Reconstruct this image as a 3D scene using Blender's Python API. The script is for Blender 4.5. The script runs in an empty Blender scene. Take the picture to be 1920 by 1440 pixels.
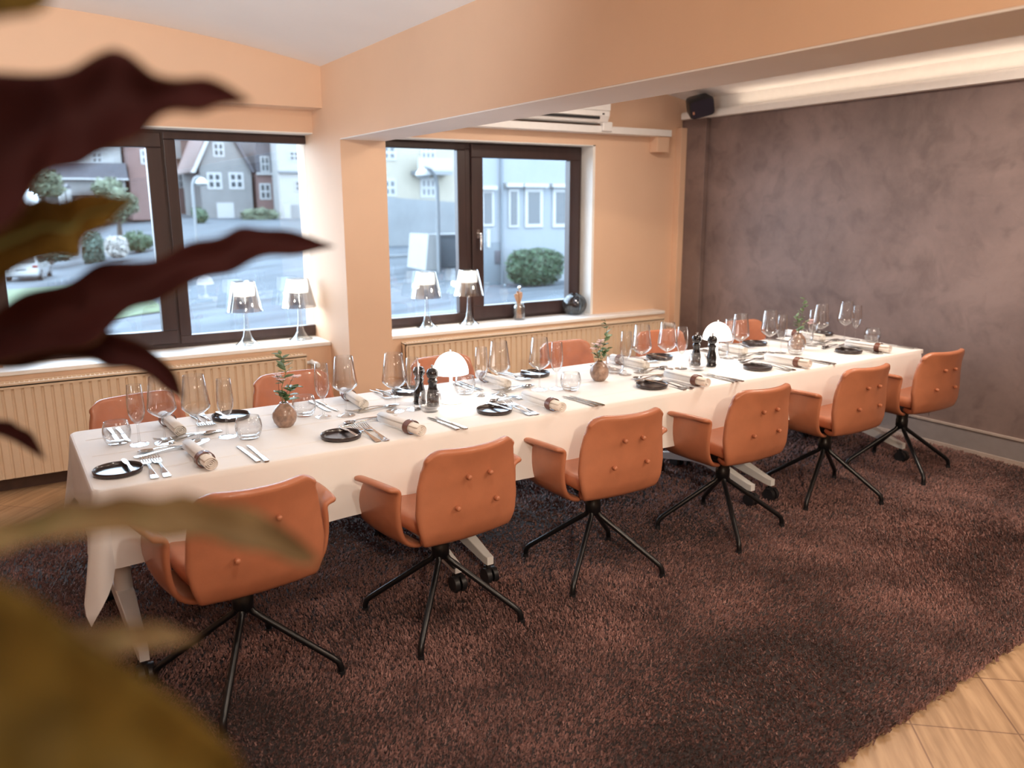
import bpy, math, random
import numpy as np
from mathutils import Vector, Matrix
PI = math.pi
R = math.radians
S = bpy.context.scene
COL = S.collection
rng = random.Random(7)

# ------------------------------------------------------------------ camera
cam = bpy.data.cameras.new('camera')
cam.sensor_width = 36.0
cam.lens = 1529.0 / 1920.0 * 36.0
cam.clip_start = 0.02
cam.clip_end = 400
cam.dof.use_dof = True
cam.dof.focus_distance = 3.35
cam.dof.aperture_fstop = 2.15
co = bpy.data.objects.new('camera', cam)
COL.objects.link(co)
yaw, pitch, roll = 0.557608, 0.216261, 0.003233
fw = Vector((math.sin(yaw) * math.cos(pitch), math.cos(yaw) * math.cos(pitch), -math.sin(pitch)))
rt = Vector((math.cos(yaw), -math.sin(yaw), 0))
dn = fw.cross(rt)
r2 = rt * math.cos(roll) + dn * math.sin(roll)
d2 = -rt * math.sin(roll) + dn * math.cos(roll)
mw = Matrix((r2, -d2, -fw)).transposed().to_4x4()
mw.translation = Vector((0, 0, 1.65))
co.matrix_world = mw
S.camera = co

# ------------------------------------------------------------------ sky, lamps, exposure
S.view_settings.view_transform = 'Standard'
S.view_settings.look = 'None'
S.view_settings.gamma = 1.0
S.view_settings.use_curve_mapping = False
S.view_settings.exposure = 0.07
try:
    S.cycles.use_denoising = True
    S.cycles.max_bounces = 10
    S.cycles.diffuse_bounces = 4
    S.cycles.glossy_bounces = 4
    S.cycles.transmission_bounces = 8
    S.cycles.transparent_max_bounces = 24
    S.cycles.caustics_reflective = False
    S.cycles.caustics_refractive = False
    S.cycles.sample_clamp_indirect = 6.0
    S.cycles.blur_glossy = 0.5
except Exception:
    pass
W = bpy.data.worlds.new('overcast_sky')
S.world = W
W.use_nodes = True
bg = W.node_tree.nodes['Background']
bg.inputs[0].default_value = (0.72, 0.86, 1.0, 1)
bg.inputs[1].default_value = 12.0

WARM = (1.0, 0.83, 0.66)


def area(name, loc, size, power, color, rot=(0, 0, 0), size_y=None, portal=False):
    l = bpy.data.lights.new(name, 'AREA')
    l.energy = power
    l.color = color
    l.size = size
    if size_y:
        l.shape = 'RECTANGLE'
        l.size_y = size_y
    if portal:
        l.cycles.is_portal = True
    o = bpy.data.objects.new(name, l)
    o.location = loc
    o.rotation_euler = rot
    COL.objects.link(o)
    return o


def spot(name, loc, target, power, color, angle=90, blend=0.6, radius=0.06):
    l = bpy.data.lights.new(name, 'SPOT')
    l.energy = power
    l.color = color
    l.spot_size = R(angle)
    l.spot_blend = blend
    l.shadow_soft_size = radius
    o = bpy.data.objects.new(name, l)
    o.location = loc
    o.rotation_euler = (Vector(target) - Vector(loc)).to_track_quat('-Z', 'Y').to_euler()
    COL.objects.link(o)
    return o


# daylight sampling through the two window openings
area('window_portal', (1.0, 6.12, 1.42), 2.1, 1, (1, 1, 1), (R(-90), 0, 0), 1.5, True)
area('window_portal', (3.45, 6.12, 1.42), 2.0, 1, (1, 1, 1), (R(-90), 0, 0), 1.5, True)
# ceiling lamps of the room behind and beside the camera, and of the bay over the table, with added fill lights among them
area('ceiling_lamp', (0.2, -1.4, 2.62), 1.5, 50, (1.0, 0.92, 0.84))
area('ceiling_lamp', (3.2, -0.6, 2.45), 0.9, 42, WARM)
spot('ceiling_spot', (2.9, 0.5, 2.5), (2.0, 3.2, 0.7), 62, WARM, 110)
spot('ceiling_spot', (4.6, 0.2, 2.5), (4.0, 3.2, 0.5), 45, WARM, 100)
spot('ceiling_spot', (0.8, 1.4, 2.6), (0.75, 3.1, 0.6), 44, (1.0, 0.88, 0.76), 84)
spot('ceiling_spot', (-0.9, 3.4, 2.6), (-0.2, 5.5, 2.3), 60, WARM, 120)
spot('beam_fill_spot', (-0.1, -1.5, 2.45), (1.95, 1.7, 2.4), 330, (1.0, 0.78, 0.56), 80, 0.9)  # added spot without a fixture, brightens the beam towards its near end
spot('ceiling_fill_spot', (-0.9, 2.2, 1.0), (0.5, 3.9, 2.7), 250, (0.88, 0.95, 1.0), 80, 0.8, 0.15)  # no lamp stands here: added fill that lightens the left ceiling bay
area('ceiling_lamp', (3.7, 4.35, 2.66), 0.5, 30, (1.0, 0.88, 0.76))
area('ceiling_lamp', (4.2, 2.4, 2.66), 0.5, 36, (1.0, 0.86, 0.72))
area('duct_fill_strip', (5.395, 2.6, 2.466), 0.03, 2.2, (1.0, 0.80, 0.60), (R(180), 0, 0), 5.0)  # strip of fill light added above the duct, brightens the wall over it


# ------------------------------------------------------------------ materials
def nodes_of(name):
    m = bpy.data.materials.new(name)
    m.use_nodes = True
    nt = m.node_tree
    return m, nt, nt.nodes['Principled BSDF']


def mat(name, color, rough=0.5, metal=0.0, var=0.0, vscale=20.0, bump=0.0, bscale=60.0, spec=0.5, stretch=None, sheen=0.0, coat=0.0, detail=4.0):
    m, nt, b = nodes_of(name)
    b.inputs['Base Color'].default_value = (*color, 1)
    b.inputs['Roughness'].default_value = rough
    b.inputs['Metallic'].default_value = metal
    b.inputs['Specular IOR Level'].default_value = spec
    if sheen:
        b.inputs['Sheen Weight'].default_value = sheen
    if coat:
        b.inputs['Coat Weight'].default_value = coat
        b.inputs['Coat Roughness'].default_value = 0.1
    tc = nt.nodes.new('ShaderNodeTexCoord')
    mp = nt.nodes.new('ShaderNodeMapping')
    nt.links.new(tc.outputs['Object'], mp.inputs[0])
    if stretch:
        mp.inputs['Scale'].default_value = stretch
    n = nt.nodes.new('ShaderNodeTexNoise')
    n.inputs['Scale'].default_value = vscale
    n.inputs['Detail'].default_value = detail
    nt.links.new(mp.outputs[0], n.inputs['Vector'])
    cr = nt.nodes.new('ShaderNodeValToRGB')
    v = max(var, 0.015)
    cr.color_ramp.elements[0].position = 0.3
    cr.color_ramp.elements[1].position = 0.7
    cr.color_ramp.elements[0].color = (*[max(0, c * (1 - v)) for c in color], 1)
    cr.color_ramp.elements[1].color = (*[min(1, c * (1 + v)) for c in color], 1)
    nt.links.new(n.outputs['Fac'], cr.inputs[0])
    nt.links.new(cr.outputs[0], b.inputs['Base Color'])
    if bump:
        n2 = nt.nodes.new('ShaderNodeTexNoise')
        n2.inputs['Scale'].default_value = bscale
        n2.inputs['Detail'].default_value = 3
        nt.links.new(mp.outputs[0], n2.inputs['Vector'])
        bp = nt.nodes.new('ShaderNodeBump')
        bp.inputs['Strength'].default_value = bump
        bp.inputs['Distance'].default_value = 0.004
        nt.links.new(n2.outputs['Fac'], bp.inputs['Height'])
        nt.links.new(bp.outputs[0], b.inputs['Normal'])
    return m


def glassy(name, tint=(0.97, 0.98, 0.98), base=0.05, edge=0.75, rough=0.0, power=0.5):
    """clear thin glass: lets light through, mirrors more towards its edges"""
    m = bpy.data.materials.new(name)
    m.use_nodes = True
    nt = m.node_tree
    nt.nodes.clear()
    out = nt.nodes.new('ShaderNodeOutputMaterial')
    tr = nt.nodes.new('ShaderNodeBsdfTransparent')
    tr.inputs[0].default_value = (*tint, 1)
    gl = nt.nodes.new('ShaderNodeBsdfGlossy')
    gl.inputs['Roughness'].default_value = rough
    lw = nt.nodes.new('ShaderNodeLayerWeight')
    lw.inputs['Blend'].default_value = power
    pw = nt.nodes.new('ShaderNodeMath')
    pw.operation = 'POWER'
    pw.inputs[1].default_value = 3.0
    nt.links.new(lw.outputs['Facing'], pw.inputs[0])
    mr = nt.nodes.new('ShaderNodeMapRange')
    mr.inputs['To Min'].default_value = base
    mr.inputs['To Max'].default_value = edge
    nt.links.new(pw.outputs[0], mr.inputs['Value'])
    mx = nt.nodes.new('ShaderNodeMixShader')
    nt.links.new(mr.outputs[0], mx.inputs[0])
    nt.links.new(tr.outputs[0], mx.inputs[1])
    nt.links.new(gl.outputs[0], mx.inputs[2])
    nt.links.new(mx.outputs[0], out.inputs[0])
    return m


def emissive(name, color, strength, base=(0.9, 0.9, 0.9)):
    m, nt, b = nodes_of(name)
    b.inputs['Base Color'].default_value = (*base, 1)
    b.inputs['Roughness'].default_value = 0.3
    b.inputs['Emission Color'].default_value = (*color, 1)
    b.inputs['Emission Strength'].default_value = strength
    return m


M = {}
M['wall'] = mat('cream_paint', (0.74, 0.50, 0.345), 0.75, var=0.02, vscale=3, bump=0.15, bscale=220)
M['ceiling'] = mat('white_ceiling_paint', (0.85, 0.82, 0.81), 0.85, var=0.02, vscale=2)
M['white_paint'] = mat('white_gloss_paint', (0.85, 0.82, 0.79), 0.4, var=0.02)
M['reveal'] = mat('white_reveal_paint', (0.86, 0.84, 0.80), 0.55)
M['rad'] = mat('cream_enamel', (0.74, 0.57, 0.41), 0.4, var=0.02)
M['frame'] = mat('dark_brown_lacquer', (0.042, 0.022, 0.020), 0.38, var=0.15, vscale=30, stretch=(1, 1, 0.1))
M['skirting'] = mat('dark_brown_board', (0.09, 0.05, 0.04), 0.5, var=0.2)
M['grey_skirting'] = mat('grey_skirting_paint', (0.25, 0.215, 0.21), 0.55, var=0.05)
M['leather'] = mat('cognac_leather', (0.47, 0.172, 0.088), 0.40, var=0.07, vscale=14, bump=0.15, bscale=420, coat=0.22)
M['black_metal'] = mat('black_powder_coat', (0.006, 0.006, 0.007), 0.32)
M['black_plastic'] = mat('black_plastic', (0.015, 0.014, 0.016), 0.45)
M['white_metal'] = mat('white_powder_coat', (0.80, 0.78, 0.76), 0.35)
M['cloth'] = mat('white_linen', (0.91, 0.885, 0.865), 0.8, var=0.015, vscale=8, bump=0.12, bscale=900, sheen=0.2)
M['napkin'] = mat('white_napkin_linen', (0.89, 0.85, 0.81), 0.85, var=0.03, vscale=30, bump=0.2, bscale=700)
M['ring'] = mat('brown_leather_ring', (0.16, 0.055, 0.032), 0.4, var=0.2, vscale=40)
M['plate'] = mat('black_stoneware', (0.035, 0.024, 0.024), 0.28, var=0.3, vscale=60, coat=0.3)
M['steel'] = mat('polished_steel', (0.58, 0.57, 0.56), 0.13, metal=1.0)
M['chrome'] = mat('chromed_plastic', (0.80, 0.80, 0.81), 0.06, metal=1.0)
M['black_gloss'] = mat('black_lacquered_wood', (0.012, 0.011, 0.013), 0.12, coat=0.5)
M['glass'] = glassy('clear_drinking_glass', tint=(0.985, 0.985, 0.985), base=0.06, edge=0.95, power=0.62)
M['pane'] = glassy('window_glass', tint=(0.93, 0.97, 1.0), base=0.09, edge=0.6, power=0.5)
M['acrylic'] = glassy('clear_acrylic', tint=(0.97, 0.98, 0.98), base=0.12, edge=0.95, power=0.6)
M['shade'] = glassy('half_mirrored_film', tint=(0.78, 0.79, 0.80), base=0.30, edge=0.9, rough=0.04)
M['smoke'] = glassy('smoky_blue_glass', tint=(0.70, 0.77, 0.82), base=0.10, edge=0.9)
M['smoke_dark'] = glassy('dark_blue_glass_thread', tint=(0.05, 0.09, 0.13), base=0.15, edge=0.9)
M['dome'] = emissive('glowing_opal_plastic', (1.0, 0.95, 0.90), 3.2)
M['opal'] = mat('white_opal_plastic', (0.88, 0.86, 0.84), 0.25)
M['bulb'] = emissive('lit_bulb_glass', (1.0, 0.90, 0.72), 14.0)
M['pot'] = mat('speckled_stoneware', (0.30, 0.19, 0.14), 0.35, var=0.45, vscale=42, coat=0.3, detail=8)
M['stem'] = mat('green_stem', (0.16, 0.20, 0.07), 0.6)
M['twig'] = mat('reddish_twig', (0.30, 0.12, 0.07), 0.6)
M['sprig'] = mat('grey_green_leaf', (0.16, 0.24, 0.13), 0.5, var=0.35, vscale=25)
M['sprig_dark'] = mat('deep_green_leaf', (0.09, 0.17, 0.06), 0.45, var=0.35, vscale=25)
M['petal'] = mat('pale_pink_petal', (0.86, 0.66, 0.66), 0.6, var=0.1)
M['wood'] = mat('pale_beech_wood', (0.52, 0.29, 0.16), 0.5, var=0.2, vscale=30, stretch=(1, 1, 0.1))
M['leaf_up'] = mat('olive_leaf_face', (0.105, 0.066, 0.012), 0.75, spec=0.15, var=0.55, vscale=14, stretch=(1, 1, 1))
M['leaf_pale'] = mat('pale_dry_leaf_face', (0.175, 0.115, 0.052), 0.7, spec=0.2, var=0.4, vscale=16)
M['leaf_dn'] = mat('maroon_leaf_underside', (0.034, 0.008, 0.008), 0.75, spec=0.12, var=0.2, vscale=9)
M['terracotta'] = mat('grey_planter_clay', (0.18, 0.16, 0.15), 0.7, var=0.1)
M['soil'] = mat('potting_soil', (0.04, 0.025, 0.018), 0.95, var=0.4, vscale=80, bump=0.6)


def tile_material():
    m, nt, b = nodes_of('travertine_tile')
    tc = nt.nodes.new('ShaderNodeTexCoord')
    mp = nt.nodes.new('ShaderNodeMapping')
    nt.links.new(tc.outputs['Object'], mp.inputs[0])
    th = R(48.5)
    px, py = 2.61, 1.108
    mp.inputs['Rotation'].default_value = (0, 0, -th)
    mp.inputs['Location'].default_value = (-(math.cos(th) * px + math.sin(th) * py) + 6.5, -(-math.sin(th) * px + math.cos(th) * py) + 6.5, 0)
    br = nt.nodes.new('ShaderNodeTexBrick')
    br.offset = 0.0
    br.inputs['Scale'].default_value = 1.0
    br.inputs['Brick Width'].default_value = 0.325
    br.inputs['Row Height'].default_value = 0.325
    br.inputs['Mortar Size'].default_value = 0.003
    br.inputs['Mortar Smooth'].default_value = 0.1
    br.inputs['Color1'].default_value = (0.54, 0.36, 0.21, 1)
    br.inputs['Color2'].default_value = (0.48, 0.315, 0.185, 1)
    br.inputs['Mortar'].default_value = (0.26, 0.15, 0.09, 1)
    nt.links.new(mp.outputs[0], br.inputs['Vector'])
    mp2 = nt.nodes.new('ShaderNodeMapping')
    mp2.inputs['Scale'].default_value = (1.2, 14, 1)
    nt.links.new(mp.outputs[0], mp2.inputs[0])
    n = nt.nodes.new('ShaderNodeTexNoise')
    n.inputs['Scale'].default_value = 2.2
    n.inputs['Detail'].default_value = 6
    nt.links.new(mp2.outputs[0], n.inputs['Vector'])
    cr = nt.nodes.new('ShaderNodeValToRGB')
    cr.color_ramp.elements[0].position = 0.35
    cr.color_ramp.elements[0].color = (0.72, 0.66, 0.60, 1)
    cr.color_ramp.elements[1].position = 0.65
    cr.color_ramp.elements[1].color = (1.12, 1.1, 1.08, 1)
    nt.links.new(n.outputs['Fac'], cr.inputs[0])
    mx = nt.nodes.new('ShaderNodeMix')
    mx.data_type = 'RGBA'
    mx.blend_type = 'MULTIPLY'
    mx.inputs['Factor'].default_value = 1.0
    nt.links.new(br.outputs['Color'], mx.inputs['A'])
    nt.links.new(cr.outputs[0], mx.inputs['B'])
    nt.links.new(mx.outputs['Result'], b.inputs['Base Color'])
    b.inputs['Roughness'].default_value = 0.4
    return m


def plaster_material():
    m, nt, b = nodes_of('grey_trowelled_plaster')
    tc = nt.nodes.new('ShaderNodeTexCoord')
    w1 = nt.nodes.new('ShaderNodeTexNoise')
    w1.inputs['Scale'].default_value = 1.3
    w1.inputs['Detail'].default_value = 10
    w1.inputs['Roughness'].default_value = 0.68
    w1.inputs['Distortion'].default_value = 0.35
    w2 = nt.nodes.new('ShaderNodeTexNoise')
    w2.inputs['Scale'].default_value = 5.5
    w2.inputs['Detail'].default_value = 8
    w2.inputs['Distortion'].default_value = 0.7
    for w in (w1, w2):
        nt.links.new(tc.outputs['Object'], w.inputs['Vector'])
    r1 = nt.nodes.new('ShaderNodeValToRGB')
    r1.color_ramp.elements[0].position = 0.34
    r1.color_ramp.elements[0].color = (0.150, 0.104, 0.095, 1)
    r1.color_ramp.elements[1].position = 0.66
    r1.color_ramp.elements[1].color = (0.255, 0.184, 0.168, 1)
    nt.links.new(w1.outputs['Fac'], r1.inputs[0])
    r2 = nt.nodes.new('ShaderNodeValToRGB')
    r2.color_ramp.elements[0].position = 0.30
    r2.color_ramp.elements[0].color = (0.70, 0.68, 0.68, 1)
    r2.color_ramp.elements[1].position = 0.50
    r2.color_ramp.elements[1].color = (1.0, 1.0, 1.0, 1)
    nt.links.new(w2.outputs['Fac'], r2.inputs[0])
    mx = nt.nodes.new('ShaderNodeMix')
    mx.data_type = 'RGBA'
    mx.blend_type = 'MULTIPLY'
    mx.inputs['Factor'].default_value = 0.8
    nt.links.new(r1.outputs[0], mx.inputs['A'])
    nt.links.new(r2.outputs[0], mx.inputs['B'])
    nt.links.new(mx.outputs['Result'], b.inputs['Base Color'])
    b.inputs['Roughness'].default_value = 0.55
    bp = nt.nodes.new('ShaderNodeBump')
    bp.inputs['Strength'].default_value = 0.25
    bp.inputs['Distance'].default_value = 0.004
    nt.links.new(w2.outputs['Fac'], bp.inputs['Height'])
    nt.links.new(bp.outputs[0], b.inputs['Normal'])
    return m


M['concrete'] = plaster_material()
M['tile'] = tile_material()


def pile_material():
    m, nt, b = nodes_of('taupe_wool_pile')
    tc = nt.nodes.new('ShaderNodeTexCoord')
    n1 = nt.nodes.new('ShaderNodeTexNoise')
    n1.inputs['Scale'].default_value = 3.0
    n1.inputs['Detail'].default_value = 5
    n2 = nt.nodes.new('ShaderNodeTexNoise')
    n2.inputs['Scale'].default_value = 160
    nt.links.new(tc.outputs['Object'], n1.inputs['Vector'])
    nt.links.new(tc.outputs['Object'], n2.inputs['Vector'])
    ad = nt.nodes.new('ShaderNodeMath')
    ad.operation = 'ADD'
    nt.links.new(n1.outputs['Fac'], ad.inputs[0])
    nt.links.new(n2.outputs['Fac'], ad.inputs[1])
    cr = nt.nodes.new('ShaderNodeValToRGB')
    cr.color_ramp.elements[0].position = 0.40
    cr.color_ramp.elements[0].color = (0.12, 0.060, 0.053, 1)
    cr.color_ramp.elements[1].position = 0.62
    cr.color_ramp.elements[1].color = (0.40, 0.215, 0.186, 1)
    hv = nt.nodes.new('ShaderNodeMath')
    hv.operation = 'MULTIPLY'
    hv.inputs[1].default_value = 0.5
    nt.links.new(ad.outputs[0], hv.inputs[0])
    nt.links.new(hv.outputs[0], cr.inputs[0])
    nt.links.new(cr.outputs[0], b.inputs['Base Color'])
    b.inputs['Roughness'].default_value = 0.7
    b.inputs['Specular IOR Level'].default_value = 0.25
    b.inputs['Sheen Weight'].default_value = 0.15
    return m


M['pile'] = pile_material()


# ------------------------------------------------------------------ mesh helpers
class MB:
    def __init__(self):
        self.v = []
        self.f = []

    def add(self, vs, fs):
        n = len(self.v)
        self.v += [tuple(p) for p in vs]
        self.f += [tuple(i + n for i in f) for f in fs]
        return self

    def box(self, x0, x1, y0, y1, z0, z1):
        return self.add([(x0, y0, z0), (x1, y0, z0), (x1, y1, z0), (x0, y1, z0), (x0, y0, z1), (x1, y0, z1), (x1, y1, z1), (x0, y1, z1)],
                        [(0, 3, 2, 1), (4, 5, 6, 7), (0, 1, 5, 4), (1, 2, 6, 5), (2, 3, 7, 6), (3, 0, 4, 7)])

    def grid(self, P, close_u=False):
        """P[i][j] points"""
        n, m = len(P), len(P[0])
        vs = [p for row in P for p in row]
        fs = []
        for i in range(n if close_u else n - 1):
            for j in range(m - 1):
                a, b2 = i * m + j, ((i + 1) % n) * m + j
                fs.append((a, b2, b2 + 1, a + 1))
        return self.add(vs, fs)

    def lathe(self, prof, n=32, cx=0, cy=0, cz=0):
        """profile of (r, z); ends on the axis close with fans"""
        vs, fs, rings = [], [], []
        for r, z in prof:
            if r < 1e-6:
                rings.append([len(vs)])
                vs.append((cx, cy, cz + z))
            else:
                rings.append(list(range(len(vs), len(vs) + n)))
                for k in range(n):
                    a = 2 * PI * k / n
                    vs.append((cx + r * math.cos(a), cy + r * math.sin(a), cz + z))
        for A, B in zip(rings, rings[1:]):
            for k in range(n):
                k2 = (k + 1) % n
                if len(A) == 1 and len(B) == 1:
                    continue
                if len(A) == 1:
                    fs.append((A[0], B[k2], B[k]))
                elif len(B) == 1:
                    fs.append((A[k], A[k2], B[0]))
                else:
                    fs.append((A[k], A[k2], B[k2], B[k]))
        return self.add(vs, fs)

    def tube(self, path, r, n=10, caps=True):
        path = [Vector(p) for p in path]
        rs = r if isinstance(r, (list, tuple)) else [r] * len(path)
        vs, fs = [], []
        prev = None
        for i, p in enumerate(path):
            t = (path[min(i + 1, len(path) - 1)] - path[max(i - 1, 0)]).normalized()
            if prev is None:
                u = t.orthogonal().normalized()
            else:
                u = (prev - t * prev.dot(t))
                u = u.normalized() if u.length > 1e-6 else t.orthogonal().normalized()
            prev = u
            w = t.cross(u)
            for k in range(n):
                a = 2 * PI * k / n
                vs.append(p + (u * math.cos(a) + w * math.sin(a)) * rs[i])
        m = len(path)
        for i in range(m - 1):
            for k in range(n):
                k2 = (k + 1) % n
                fs.append((i * n + k, i * n + k2, (i + 1) * n + k2, (i + 1) * n + k))
        if caps:
            fs.append(tuple(range(n))[::-1])
            fs.append(tuple((m - 1) * n + k for k in range(n)))
        return self.add(vs, fs)

    def prism(self, poly, z0, z1):
        n = len(poly)
        vs = [(x, y, z0) for x, y in poly] + [(x, y, z1) for x, y in poly]
        fs = [tuple(range(n))[::-1], tuple(range(n, 2 * n))]
        for i in range(n):
            j = (i + 1) % n
            fs.append((i, j, n + j, n + i))
        return self.add(vs, fs)

    def prism_y(self, poly, y0, y1):
        """polygon of (x, z) pushed from y0 to y1"""
        n = len(poly)
        vs = [(x, y0, z) for x, z in poly] + [(x, y1, z) for x, z in poly]
        fs = [tuple(range(n)), tuple(range(n, 2 * n))[::-1]]
        for i in range(n):
            j = (i + 1) % n
            fs.append((j, i, n + i, n + j))
        return self.add(vs, fs)

    def strip(self, st, thick):
        """flat cutlery-like bar along -y: stations of (y, half width, z)"""
        vs, fs = [], []
        for y, w, z in st:
            vs += [(-w, y, z), (w, y, z), (w, y, z + thick), (-w, y, z + thick)]
        for i in range(len(st) - 1):
            a, b2 = i * 4, i * 4 + 4
            for k in range(4):
                k2 = (k + 1) % 4
                fs.append((a + k, b2 + k, b2 + k2, a + k2))
        fs.append((0, 1, 2, 3))
        e = (len(st) - 1) * 4
        fs.append((e + 3, e + 2, e + 1, e))
        return self.add(vs, fs)


def obj(name, mb, material, parent=None, smooth=True, sub=0, solid=None, bevel=None, angle=40, label=None, offset=-1.0):
    me = bpy.data.meshes.new(name)
    me.from_pydata(mb.v, [], mb.f)
    me.update()
    mats = material if isinstance(material, (list, tuple)) else [material]
    for m in mats:
        me.materials.append(m)
    if smooth:
        me.polygons.foreach_set('use_smooth', [True] * len(me.polygons))
        if angle < 180:
            me.set_sharp_from_angle(angle=R(angle))
    o = bpy.data.objects.new(name, me)
    COL.objects.link(o)
    if parent:
        o.parent = parent
    if solid:
        s = o.modifiers.new('solid', 'SOLIDIFY')
        s.thickness = solid
        s.offset = offset
        if len(mats) > 1:
            s.material_offset = 1
    if bevel:
        b = o.modifiers.new('bevel', 'BEVEL')
        b.width = bevel
        b.segments = 2
        b.limit_method = 'ANGLE'
        b.angle_limit = R(40)
    if sub:
        s = o.modifiers.new('sub', 'SUBSURF')
        s.levels = sub
        s.render_levels = sub
    if label:
        o['label'] = label
    return o


def thing(name, label, cat, loc=(0, 0, 0), rotz=0.0, group=None):
    o = bpy.data.objects.new(name, None)
    o.empty_display_size = 0.1
    COL.objects.link(o)
    o.location = loc
    o.rotation_euler = (0, 0, rotz)
    tag(o, label, cat, group)
    return o


def tag(o, label, cat, group=None):
    o['label'] = label
    o['category'] = cat
    if group:
        o['group'] = group
    return o


def struct(name, mb, material, label=None, **k):
    o = obj(name, mb, material, **k)
    o['kind'] = 'structure'
    if label:
        o['label'] = label
    return o


def dup(src, loc, rotz=0.0, label=None, group=None, scale=None):
    r = src.copy()
    COL.objects.link(r)
    r.location = loc
    r.rotation_euler = (0, 0, rotz)
    if scale:
        r.scale = scale
    if label:
        r['label'] = label
    if group:
        r['group'] = group
    for ch in list(src.children):
        c = ch.copy()
        COL.objects.link(c)
        c.parent = r
        for g in list(ch.children):
            d = g.copy()
            COL.objects.link(d)
            d.parent = c
    return r


class Kind:
    """the first placing uses the built thing itself, the later ones copy it"""

    def __init__(self, build):
        self.build, self.first, self.used = build, None, False

    def put(self, loc, rotz, label, group, scale=None):
        if self.first is None:
            self.first = self.build(label)
            self.first.location = loc
            self.first.rotation_euler = (0, 0, rotz)
            if scale:
                self.first.scale = scale
            self.first['label'] = label
            self.first['group'] = group
            return self.first
        return dup(self.first, loc, rotz, label, group, scale)

# ================================================================== the room
XB0, XB1 = 1.951, 2.265          # ceiling beam / column, left and right face
XG = 5.45                        # grey wall
YW, YS, YF = 5.73, 5.58, 5.92    # window wall, sill front, glass
YBACK = -4.6
ZS = 0.70

struct('floor', MB().box(-2.1, XG + 0.2, YBACK, 6.2, -0.12, -0.02), M['tile'], 'pale stone tiles laid diagonally around the rug', smooth=False)


def vault(x0, x1, z0, rise, y0, y1, n=24):
    P = []
    half, cx = (x1 - x0) / 2, (x0 + x1) / 2
    r = (half * half + rise * rise) / (2 * rise)
    row = []
    for i in range(n + 1):
        x = x0 + (x1 - x0) * i / n
        row.append((x, z0 + rise - (r - math.sqrt(r * r - (x - cx) ** 2))))
    mb = MB()
    poly = row + [(x1, z0 + rise + 0.15), (x0, z0 + rise + 0.15)]
    mb.prism_y(poly, y0, y1)
    return mb


cl = vault(-1.95, XB0, 2.546, 0.20, YBACK, 6.2)
cl2 = vault(XB1, XG, 2.56, 0.15, YBACK, 6.2)
struct('ceiling', cl, M['ceiling'], 'white vaulted ceiling bay left of the beam', angle=30)
struct('ceiling_end', cl2, M['ceiling'], 'white vaulted ceiling bay between beam and grey wall', angle=30)
# beam and column share their faces
struct('trim_1', MB().box(XB0, XB1, YBACK, 5.206, 2.07, 2.9), M['wall'], 'deep cream ceiling beam running out from the column', smooth=False)
struct('trim_10', MB().box(XB0 + 0.002, XB1 - 0.002, YBACK, 5.206, 2.064, 2.07), M['ceiling'], 'white underside of the ceiling beam', smooth=False)
struct('wall_column', MB().box(XB0, XB1, 5.206, 6.1, -0.02, 2.9), M['wall'], 'cream column between the two windows', smooth=False)

# window wall: apron below the sill, flat wall around the openings, bulkhead above
wl = MB()
struct('wall_apron_side', MB().box(-2.1, XB0, YS, 6.1, -0.02, 0.672), M['wall'], 'cream wall under the sill left of the column', smooth=False)
wl.box(-2.1, XB0, YW, 6.1, 2.143, 2.285)
wl.box(-2.1, -0.05, YW, 6.1, 0.672, 2.143)
struct('wall_bulkhead', MB().box(-2.1, XB0, 5.51, 6.1, 2.285, 2.85), M['wall'], 'cream bulkhead above the bigger window', smooth=False)
struct('wall_window_side', wl, M['wall'], 'cream wall with a deep bulkhead over the bigger window', smooth=False)
wr = MB()
struct('wall_apron_end', MB().box(XB1, 5.13, YS, 6.1, -0.02, 0.672), M['wall'], 'cream wall under the sill right of the column', smooth=False)
wr.box(5.13, 5.62, YW, 6.1, -0.02, 0.672)
wr.box(XB1, 5.62, YW, 6.1, 2.143, 2.85)
wr.box(4.42, 5.62, YW, 6.1, 0.672, 2.143)
struct('wall_window_end', wr, M['wall'], 'cream wall around the window next to the grey wall', smooth=False)
rv = MB()
rv.box(4.395, 4.42, YW + 0.004, 5.98, 0.70, 2.143)
rv.box(XB1, 4.42, YW + 0.004, 5.98, 2.135, 2.143)
struct('trim_2', rv, M['reveal'], 'white window reveal next to the grey wall', smooth=False)
rv = MB()
rv.box(-0.05, XB0, YW + 0.004, 5.98, 2.135, 2.143)
struct('trim_3', rv, M['reveal'], 'white window head above the two sashes', smooth=False)
struct('trim_4', MB().box(-2.1, XB0, YS - 0.012, 5.98, 0.672, ZS), M['white_paint'], 'white window sill left of the column', smooth=False, bevel=0.006)
struct('trim_5', MB().box(XB1, 5.13, YS - 0.012, 5.98, 0.672, ZS), M['white_paint'], 'white window sill right of the column', smooth=False, bevel=0.006)
# white duct along the window wall, boxes at the corner
struct('trim_6', MB().box(XB1, 5.16, 5.60, YW, 2.232, 2.288), M['white_paint'], 'white duct board under the air conditioner', smooth=False, bevel=0.004)
pk = MB()
pk.box(5.02, 5.16, 5.63, YW, 2.10, 2.232)
pk.box(5.33, 5.40, 5.66, YW, -0.02, 2.32)
struct('trim_7', pk, M['wall'], 'cream pipe boxing in the corner by the grey wall', smooth=False, bevel=0.003)
struct('baseboard_window_side', MB().box(-2.1, XB0, YS - 0.014, YS, -0.02, 0.05), M['skirting'], smooth=False)
struct('baseboard_window_end', MB().box(XB1, 5.13, YS - 0.014, YS, -0.02, 0.05), M['skirting'], smooth=False)

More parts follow.
